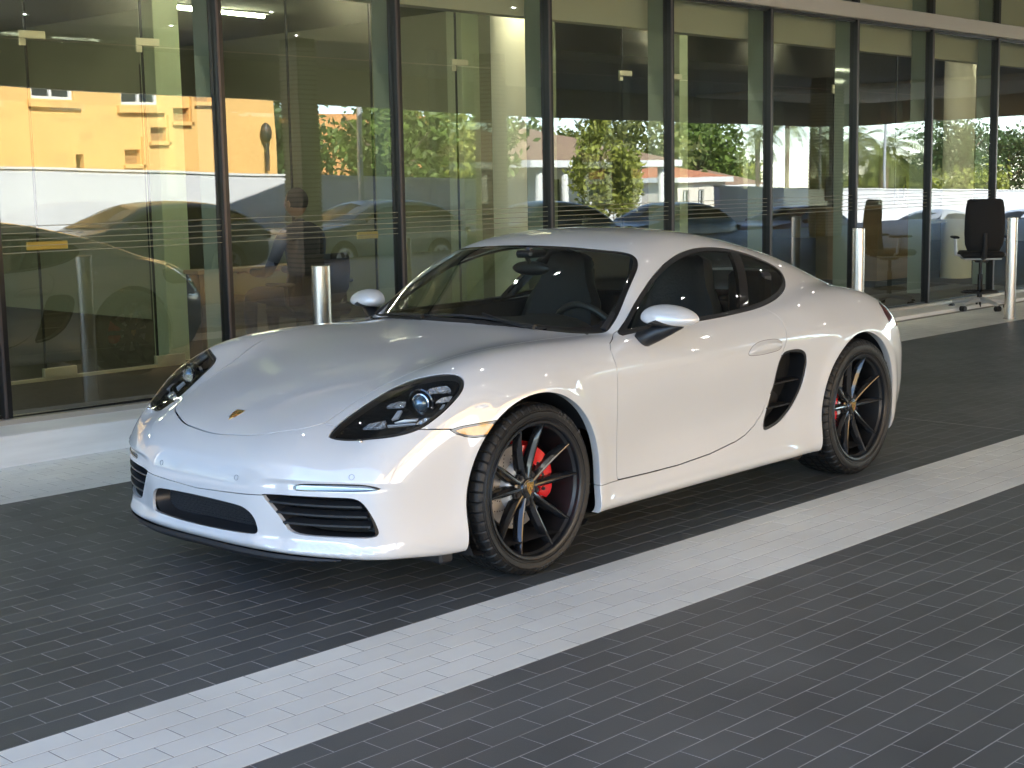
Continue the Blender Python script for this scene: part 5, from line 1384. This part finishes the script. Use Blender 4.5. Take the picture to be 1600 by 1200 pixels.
# ---------------------------------------------------------------- parked vehicles
def suv(x,y,L_,H_,W_,col,lab,face=1,hatch=.9):
    t=empty('parked_car',(x,y,zs(x)),0 if face>0 else math.pi);tag(t,lab,'car','cars parked along the street')
    slope=math.atan2(zs(x+2.4)-zs(x-2.4),4.8);t.rotation_euler=(0,-slope*face,0 if face>0 else math.pi)
    pm=mat('vehicle_paint_%d'%int(sum(col)*1000),col,rough=.38,coat=.35,coatr=.1)
    # side profile stations from nose (x=L/2) to tail
    f=[(.5,.46,.72,.80,.0),(.485,.34,.86,.90,.0),(.44,.26,.93,.98,.0),(.33,.24,1.0,1.05,.0),(.255,.24,1.04,1.09,.0),(.20,.24,1.06,1.20,.4),(.10,.24,1.07,1.50,.85),(.02,.24,1.08,1.60,1),(-.10,.24,1.09,1.645,1),(-.22,.24,1.10,1.625,1),(-.33,.24,1.11,1.55,.97),(-.41,.25,1.12,1.40,.8),(-.465,.30,1.12,1.17,.3),(-.49,.38,1.02,1.08,0),(-.50,.5,.92,.95,0)]
    V=[];k_=H_/1.645
    for (u,zb_,zbelt,zr,g_) in f:
        X_=u*L_;w_=W_/2*(1-.55*max(0,abs(u)-.40)**1.1*3.2-.0)
        zb_*=k_;zbelt*=k_;zr*=k_
        sec=[(0,zb_),(w_*.86,zb_),(w_*.97,zb_+.10),(w_,zb_+(zbelt-zb_)*.5),(w_*.985,zbelt-.10),(w_*.93,zbelt),(w_*(.93-.06*g_),zbelt+(zr-zbelt)*.15),(w_*(.93-.24*g_),zbelt+(zr-zbelt)*.80),(w_*(.80-.24*g_),zbelt+(zr-zbelt)*.97),(0,zr)]
        for (yy,zz) in sec:V.append((X_,yy,zz))
        for (yy,zz) in sec[-2:0:-1]:V.append((X_,-yy,zz))
    n=18;Fc=[(i*n+j,(i+1)*n+j,(i+1)*n+(j+1)%n,i*n+(j+1)%n) for i in range(len(f)-1) for j in range(n)]+[tuple(range(n)),tuple(range(len(f)*n-1,(len(f)-1)*n-1,-1))]
    b=mobj('body',V,Fc,pm,t,True,auto=50)
    md=b.modifiers.new('sub','SUBSURF');md.levels=1;md.render_levels=2
    gl=mat('vehicle_glass',(.006,.009,.012),rough=.2,spec=.25)
    def at(u,j,off=.012,s=1):
        xs_=[q[0] for q in f];i=max(k for k in range(len(f)) if xs_[k]>=u-1e-9);i=min(i,len(f)-2)
        fr=(xs_[i]-u)/(xs_[i]-xs_[i+1]);a=np.array(V[i*n+j]);c_=np.array(V[(i+1)*n+j]);p=a+(c_-a)*fr
        return p
    for s in (1,-1):
        ps=[]
        us=[.15,.10,.02,-.10,-.22,-.33,-.395]
        for u in us:
            a=at(u,6);c_=at(u,7);ps.append((a+(c_-a)*.10,a+(c_-a)*(.88 if -.35<u<.08 else .62)))
        V2=[];F2=[]
        for a,c_ in ps:
            for p in (a,c_):p=p.copy();p[1]=(p[1]+.006)*s;V2.append(p)
        F2=[(2*i,2*i+2,2*i+3,2*i+1) if s<0 else (2*i+1,2*i+3,2*i+2,2*i) for i in range(len(us)-1)]
        mobj('side_window',V2,F2,gl,t)
        m=MB();xm=.15*L_;m.sphere((xm,s*(W_/2+.07),1.12*k_),.09,.12,.075);m.build('door_mirror',pm,t,True)
    # windscreen and rear window
    for (u0,u1) in ((.235,.085),(-.355,-.455)):
        V2=[]
        for u in (u0,u1):
            for j in (7,11):
                p=at(u,j);q=at(u,9);V2.append(p*[1,.92,1]+[.015 if u0>0 else -.015,0,.02])
        for u in (u0,u1):
            q=at(u,9);V2.append(q+[.02 if u0>0 else -.02,0,.02])
        mobj('windscreen' if u0>0 else 'rear_window',V2,[(0,4,5,2),(4,1,3,5)],gl,t)
    for sx in (1,-1):
        for sy in (1,-1):
            c_=(sx*L_*.29+.05,sy*(W_/2-.10),.36)
            m=MB();m.cyl((c_[0],c_[1]-.12*sy,c_[2]),.36,.235*sy,28,1);w_=m.build('wheel',tyre_m,t,True)
            m=MB();m.cyl((c_[0],c_[1]+.117*sy,c_[2]),.25,.006*sy,28,1);r_=m.build('rim',mat('alloy_grey',(.3,.3,.31),rough=.3,metal=.8),w_)
            m=MB()
            for k in range(5):
                a=k*2*math.pi/5+.3;m.prism([(c_[2]+math.sin(a)*.08+.0,c_[0]+math.cos(a)*.08),(c_[2]+math.sin(a+.45)*.20,c_[0]+math.cos(a+.45)*.20),(c_[2]+math.sin(a+.8)*.20,c_[0]+math.cos(a+.8)*.20),(c_[2]+math.sin(a+1.25)*.08,c_[0]+math.cos(a+1.25)*.08)],c_[1]+.1235*sy,c_[1]+.1245*sy,1)
            m.build('rim_opening',void_m,w_)
            # dark arch
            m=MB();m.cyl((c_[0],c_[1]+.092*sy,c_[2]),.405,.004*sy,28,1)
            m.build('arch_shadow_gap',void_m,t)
    for sy in (1,-1):
        m=MB();m.sphere((L_*.475,sy*W_*.36,.80*k_),.06,.17,.09);m.build('headlight',mat('vehicle_headlight',(.6,.65,.7),rough=.1,coat=1),t,True)
        m=MB();m.box(-L_*.497,-L_*.485,sy*W_*.40-.14,sy*W_*.40+.10,.86*k_,1.0*k_,.01);m.build('tail_lamp',MATS['tail_lamp_red'],t)
    return t
suv(-11.6,13.3,4.95,1.62,1.95,(.07,.10,.13),'dark grey sport utility vehicle reflected in the left panes below the yellow wall')
suv(-17.45,13.4,4.85,1.64,1.95,(.24,.32,.40),'silver blue sport utility vehicle reflected beside the second mullion')
suv(-22.9,13.4,4.75,1.62,1.95,(.05,.08,.12),'dark blue vehicle whose tail shows left of the white wall gap')
suv(-28.3,13.4,4.9,1.62,1.95,(.13,.21,.29),'blue grey sport utility vehicle reflected under the porch house')
suv(-34.7,13.4,4.8,1.60,1.95,(.13,.03,.03),'dark red sport utility vehicle reflected next to the wide ribbed column')
suv(-43.8,13.4,4.8,1.55,1.95,(.30,.33,.36),'silver vehicle reflected behind the reception desk')
suv(-51.3,13.4,4.9,1.60,1.95,(.45,.50,.55),'pale silver vehicle at the right edge behind the black stool')
# everything above was measured in the showroom's own frame
_rot=Matrix.Rotation(BETA,4,'Z')
bpy.context.view_layer.update()
for o in [q for q in bpy.data.objects if q not in _before and q.parent is None]:
    o.matrix_world=_rot@o.matrix_world
# ================================================================ bollards
stl=mat('brushed_steel',(.62,.60,.57),rough=.20,metal=1,bump=.12,bscale=8,stretch=(60,60,.6))
bl=None
BLX=[(-1.36,'brushed steel bollard standing behind the bonnet near the left mirror'),(-4.42,'brushed steel bollard hidden behind the car roof'),(-7.46,'brushed steel bollard rising behind the rear fender'),(-10.57,'brushed steel bollard beside the black stool at the right edge'),(1.7,'brushed steel bollard standing left of the picture')]
for k,(x,lab) in enumerate(BLX):
    if bl is None:
        b=empty('bollard',bw(x,-2.04,0));m=MB();m.rev([(.0005,1.055),(.052,1.055),(.0555,1.0515),(.0555,.012)],(0,0,0),48,2);m.F=[f[::-1] for f in m.F];m.build('post',stl,b,True,auto=30)
        m=MB();m.rev([(.0555,.012),(.064,.010),(.064,0)],(0,0,0),48,2);m.F=[f[::-1] for f in m.F];m.build('base_collar',stl,b,True,auto=30);bl=b
        tag(b,lab,'bollard','steel bollards along the showroom front')
    else:copy_tree(bl,loc=bw(x,-2.04,0),label=lab)
# ---------------------------------------------------------------- black drafting stool outside the glass
st=empty('office_stool',bw(-11.42,-2.78,0),math.radians(125));tag(st,'tall black office stool on casters with a foot ring and light grey base','stool')
fab=mat('black_fabric',(.012,.012,.013),rough=.9,bump=.4,bscale=250); sil=mat('silver_plastic',(.55,.56,.57),rough=.35,metal=.4)
m=MB()
V=[];n=12
for (y,z,hw,th) in [(-.20,.66,.17,.03),(-.235,.74,.205,.035),(-.25,.86,.215,.035),(-.255,1.0,.215,.03),(-.245,1.14,.205,.028),(-.235,1.22,.19,.024),(-.232,1.235,.16,.012)]:
    for k in range(n):
        t=2*math.pi*k/n;a=math.copysign(abs(math.cos(t))**.5,math.cos(t));b=math.copysign(abs(math.sin(t))**.7,math.sin(t));V.append((a*hw,y+b*th+.03*abs(a)**2,z))
Fc=[(i*n+k,i*n+(k+1)%n,(i+1)*n+(k+1)%n,(i+1)*n+k) for i in range(6) for k in range(n)]+[tuple(range(n))[::-1],tuple(range(6*n,7*n))]
mobj('backrest',V,Fc,fab,st,True,auto=60)
m=MB();m.box(-.23,.23,-.22,.24,.585,.655,.03);m.build('seat',fab,st,True,auto=40)
m=MB();m.box(-.20,.20,-.18,.18,.565,.585,.008);m.build('seat_pan',sil,st)
m=MB();m.tube([(0,-.14,.585),(0,-.235,.60),(0,-.285,.72),(0,-.285,.86)],[.03,.03,.025,.02],8);m.build('back_stem',blk_matt,st,True)
m=MB();m.tube([(0,0,.10),(0,0,.40)],.028,12);m.tube([(0,0,.40),(0,0,.565)],.018,10);m.box(-.07,.07,-.10,.08,.53,.57,.01);m.build('gas_column',blk_gloss,st,True,auto=40)
m=MB();m.tube([(.20*math.cos(t),.20*math.sin(t),.20) for t in np.linspace(0,2*math.pi,33)],.011,8,cap=False)
for k in range(3):
    a=k*2.094;m.tube([(0,0,.20),(.2*math.cos(a),.2*math.sin(a),.20)],.008,6)
m.build('foot_ring',blk_sat,st,True)
for sx in (1,-1):
    m=MB();m.tube([(sx*.20,-.05,.60),(sx*.275,-.05,.62),(sx*.285,-.03,.80)],[.016,.018,.016],8);m.build('arm_post',sil,st,True)
    m=MB();m.box(sx*.285-.035,sx*.285+.035,-.15,.12,.80,.825,.01);m.build('arm_pad',fab,st)
for k in range(5):
    a=k*2*math.pi/5+.2;c_,s_=math.cos(a),math.sin(a)
    m=MB();m.tube([(0,0,.115),(.17*c_,.17*s_,.10),(.31*c_,.31*s_,.075)],[.030,.024,.016],8);lg=m.build('base_leg',mat('base_grey',(.60,.61,.62),rough=.3,metal=.5),st,True)
    for d in (-.018,.018):
        m=MB();p=np.array([.31*c_-s_*d,.31*s_+c_*d,.03]);q=np.array([-s_,c_,0])*.012;m.tube([p-q,p+q],.030,14);m.build('caster',blk_sat,lg,True,auto=30)
# ---------------------------------------------------------------- reception desk, monitor
dk=empty('reception_desk',bw(-12.85,-4.6,.168),BETA);tag(dk,'brown reception desk behind the glass right of the steel bollard','desk')
br=mat('desk_brown',(.24,.165,.09),rough=.6,var=.15,vscale=2,stretch=(1,1,6))
m=MB();m.box(-.1,1.1,-.5,.35,.08,.93,.004);m.box(-1.4,-.1,-.5,-.3,.08,.72,.004);m.build('front_panel',br,dk)
m=MB();m.box(-.14,1.14,-.54,.39,.93,.965,.004);m.build('desk_top',br,dk)
m=MB();m.box(-1.5,-.14,-.54,.3,.72,.75,.004);m.build('glass_top',mat('pale_top',(.55,.58,.52),rough=.2),dk)
m=MB();m.box(-.06,1.06,-.46,.31,0,.08);m.build('plinth_base',blk_matt,dk)
for x in (-1.45,-.9):
    m=MB();m.box(x-.03,x+.03,.2,.26,0,.72);m.build('desk_leg',br,dk)
mo=empty('monitor',bw(-12.8,-4.5,1.133),math.radians(35));tag(mo,'black computer monitor seen from behind on the brown reception desk','monitor')
m=MB();m.box(-.24,.24,-.012,.022,.06,.36,.008);m.build('screen',blk_matt,mo);m=MB();m.tube([(0,.03,0),(0,.035,.2)],.02,8);m.box(-.11,.11,-.05,.10,0,.012,.004);m.build('stand',blk_matt,mo)
# ---------------------------------------------------------------- seated person behind the second bay
from mathutils import kdtree
def skin_body(name,joints,edges,m_,parent,sub=2):
    me=bpy.data.meshes.new(name);me.from_pydata([j[0] for j in joints],edges,[]);me.update()
    o=bpy.data.objects.new(name,me);COL.objects.link(o);o.parent=parent
    md=o.modifiers.new('skin','SKIN');sv=me.skin_vertices[0].data
    for i,j in enumerate(joints):
        r=j[1];sv[i].radius=(r,r) if not hasattr(r,'__len__') else r
        sv[i].use_root=(i==0)
    md.use_smooth_shade=True
    s=o.modifiers.new('sub','SUBSURF');s.levels=sub;s.render_levels=sub
    me.materials.append(m_);return o
pe=empty('person',bw(-2.98,-4.22,.168),math.radians(8));tag(pe,'person in a dark shirt seated with their back to the glass in the second bay','person')
skinm=mat('skin_tone',(.30,.17,.11),rough=.55);shirt=mat('dark_shirt',(.018,.022,.035),rough=.85,bump=.3,bscale=60);trou=mat('dark_trousers',(.02,.02,.022),rough=.85)
# faces away from the glass (-y); seat height .47
J=[((0,0,.52),(.15,.11)),((0,.01,.66),(.145,.10)),((0,.0,.84),(.165,.105)),((0,-.01,.98),(.15,.09)),((0,-.03,1.06),.055),((0,-.045,1.10),.05),
((.10,-.0,1.0),.07),((.20,-.01,.97),.058),((.245,-.05,.82),.047),((.26,-.12,.70),.042),((.20,-.30,.69),.036),((.16,-.40,.70),.028),
((-.10,-.0,1.0),.07),((-.20,-.01,.97),.058),((-.245,-.05,.82),.047),((-.26,-.12,.70),.042),((-.20,-.30,.69),.036),((-.16,-.40,.70),.028),
((.09,-.05,.50),.09),((.11,-.28,.52),.08),((.12,-.46,.51),.062),((.12,-.47,.28),.05),((.12,-.44,.08),.038),((.12,-.56,.04),.035),
((-.09,-.05,.50),.09),((-.11,-.28,.52),.08),((-.12,-.46,.51),.062),((-.12,-.47,.28),.05),((-.12,-.44,.08),.038),((-.12,-.56,.04),.035)]
E_=[(0,1),(1,2),(2,3),(3,4),(4,5),(3,6),(6,7),(7,8),(8,9),(9,10),(10,11),(3,12),(12,13),(13,14),(14,15),(15,16),(16,17),(0,18),(18,19),(19,20),(20,21),(21,22),(22,23),(0,24),(24,25),(25,26),(26,27),(27,28),(28,29)]
skin_body('body',J,E_,shirt,pe)
m=MB();m.sphere((0,-.055,1.215),.075,.092,.108,20,14);V=np.array(m.V)
# chin, brow and nose on the far side
V[:,1]-=.018*np.exp(-((V[:,2]-1.20)/.018)**2)*(V[:,1]<-.12);V[:,0]*=1-.25*np.clip((1.17-V[:,2])/.06,0,1)
m.V=[tuple(v) for v in V];m.build('head',skinm,pe,True)
m=MB();m.sphere((0,-.045,1.235),.081,.096,.100,20,12);V=np.array(m.V);V[:,1]=np.maximum(V[:,1],-.085);V[:,2]=np.maximum(V[:,2],1.175);m.V=[tuple(v) for v in V];m.build('hair',mat('dark_hair',(.012,.01,.009),rough=.8),pe,True)
for s in (1,-1):
    m=MB();m.sphere((s*.078,-.055,1.21),.010,.018,.028);m.build('ear',skinm,pe,True)
    hb=[((s*.16,-.40,.70),.028),((s*.15,-.45,.70),(.035,.018)),((s*.148,-.485,.70),(.034,.014))];he=[(0,1),(1,2)]
    for q in range(4):
        b=len(hb);xx=s*(.148)+(q-1.5)*.019;L4=[.035,.042,.038,.028][q]
        hb+=[((xx,-.50,.70),.0095),((xx,-.50-L4*.6,.695),.009),((xx,-.50-L4*1.3,.68),.0075)];he+=[(2,b),(b,b+1),(b+1,b+2)]
    b=len(hb);hb+=[((s*.115,-.455,.70),.011),((s*.095,-.485,.69),.009)];he+=[(1,b),(b,b+1)]
    skin_body('hand',hb,he,skinm,pe,1)
ch=empty('office_chair',bw(-3.02,-4.18,.168),math.radians(6));tag(ch,'low black office chair holding the seated person behind the glass','chair')
V=[]
for (y,z,hw,th) in [(.16,.46,.18,.03),(.19,.56,.24,.035),(.20,.70,.255,.035),(.20,.80,.25,.03),(.195,.835,.23,.014)]:
    for k in range(n:=12):
        t=2*math.pi*k/n;a=math.copysign(abs(math.cos(t))**.5,math.cos(t));b=math.copysign(abs(math.sin(t))**.7,math.sin(t));V.append((a*hw,y+b*th-.04*abs(a)**2,z))
Fc=[(i*n+k,i*n+(k+1)%n,(i+1)*n+(k+1)%n,(i+1)*n+k) for i in range(4) for k in range(n)]+[tuple(range(n))[::-1],tuple(range(4*n,5*n))]
mobj('backrest',V,Fc,fab,ch,True,auto=60)
m=MB();m.box(-.25,.25,-.28,.20,.36,.44,.03);m.build('seat',fab,ch,True,auto=40)
m=MB();m.tube([(0,0,.08),(0,0,.36)],.03,10);m.build('gas_column',blk_sat,ch)
for s in (1,-1):
    m=MB();m.tube([(s*.24,.05,.40),(s*.31,.05,.45),(s*.31,.04,.60)],.016,8);m.box(s*.31-.035,s*.31+.035,-.15,.12,.60,.625,.01);m.build('armrest',blk_matt,ch)
for k in range(5):
    a=k*2*math.pi/5;m=MB();m.tube([(0,0,.09),(.29*math.cos(a),.29*math.sin(a),.065)],[.028,.018],8);lg=m.build('base_leg',blk_sat,ch,True)
    m=MB();m.sphere((.29*math.cos(a),.29*math.sin(a),.03),.028);m.build('caster',blk_sat,lg,True)
de=empty('office_desk',bw(-3.0,-4.62,.168),BETA)
tag(de,'small dark desk inside the glass in front of the seated person','desk')
m=MB();m.box(-.7,.7,-.20,.0,.70,.73,.004);m.build('desk_top',br,de)
for x in (-.66,.66):
    m=MB();m.box(x-.02,x+.02,-.19,-.02,0,.70);m.build('desk_leg',blk_matt,de)
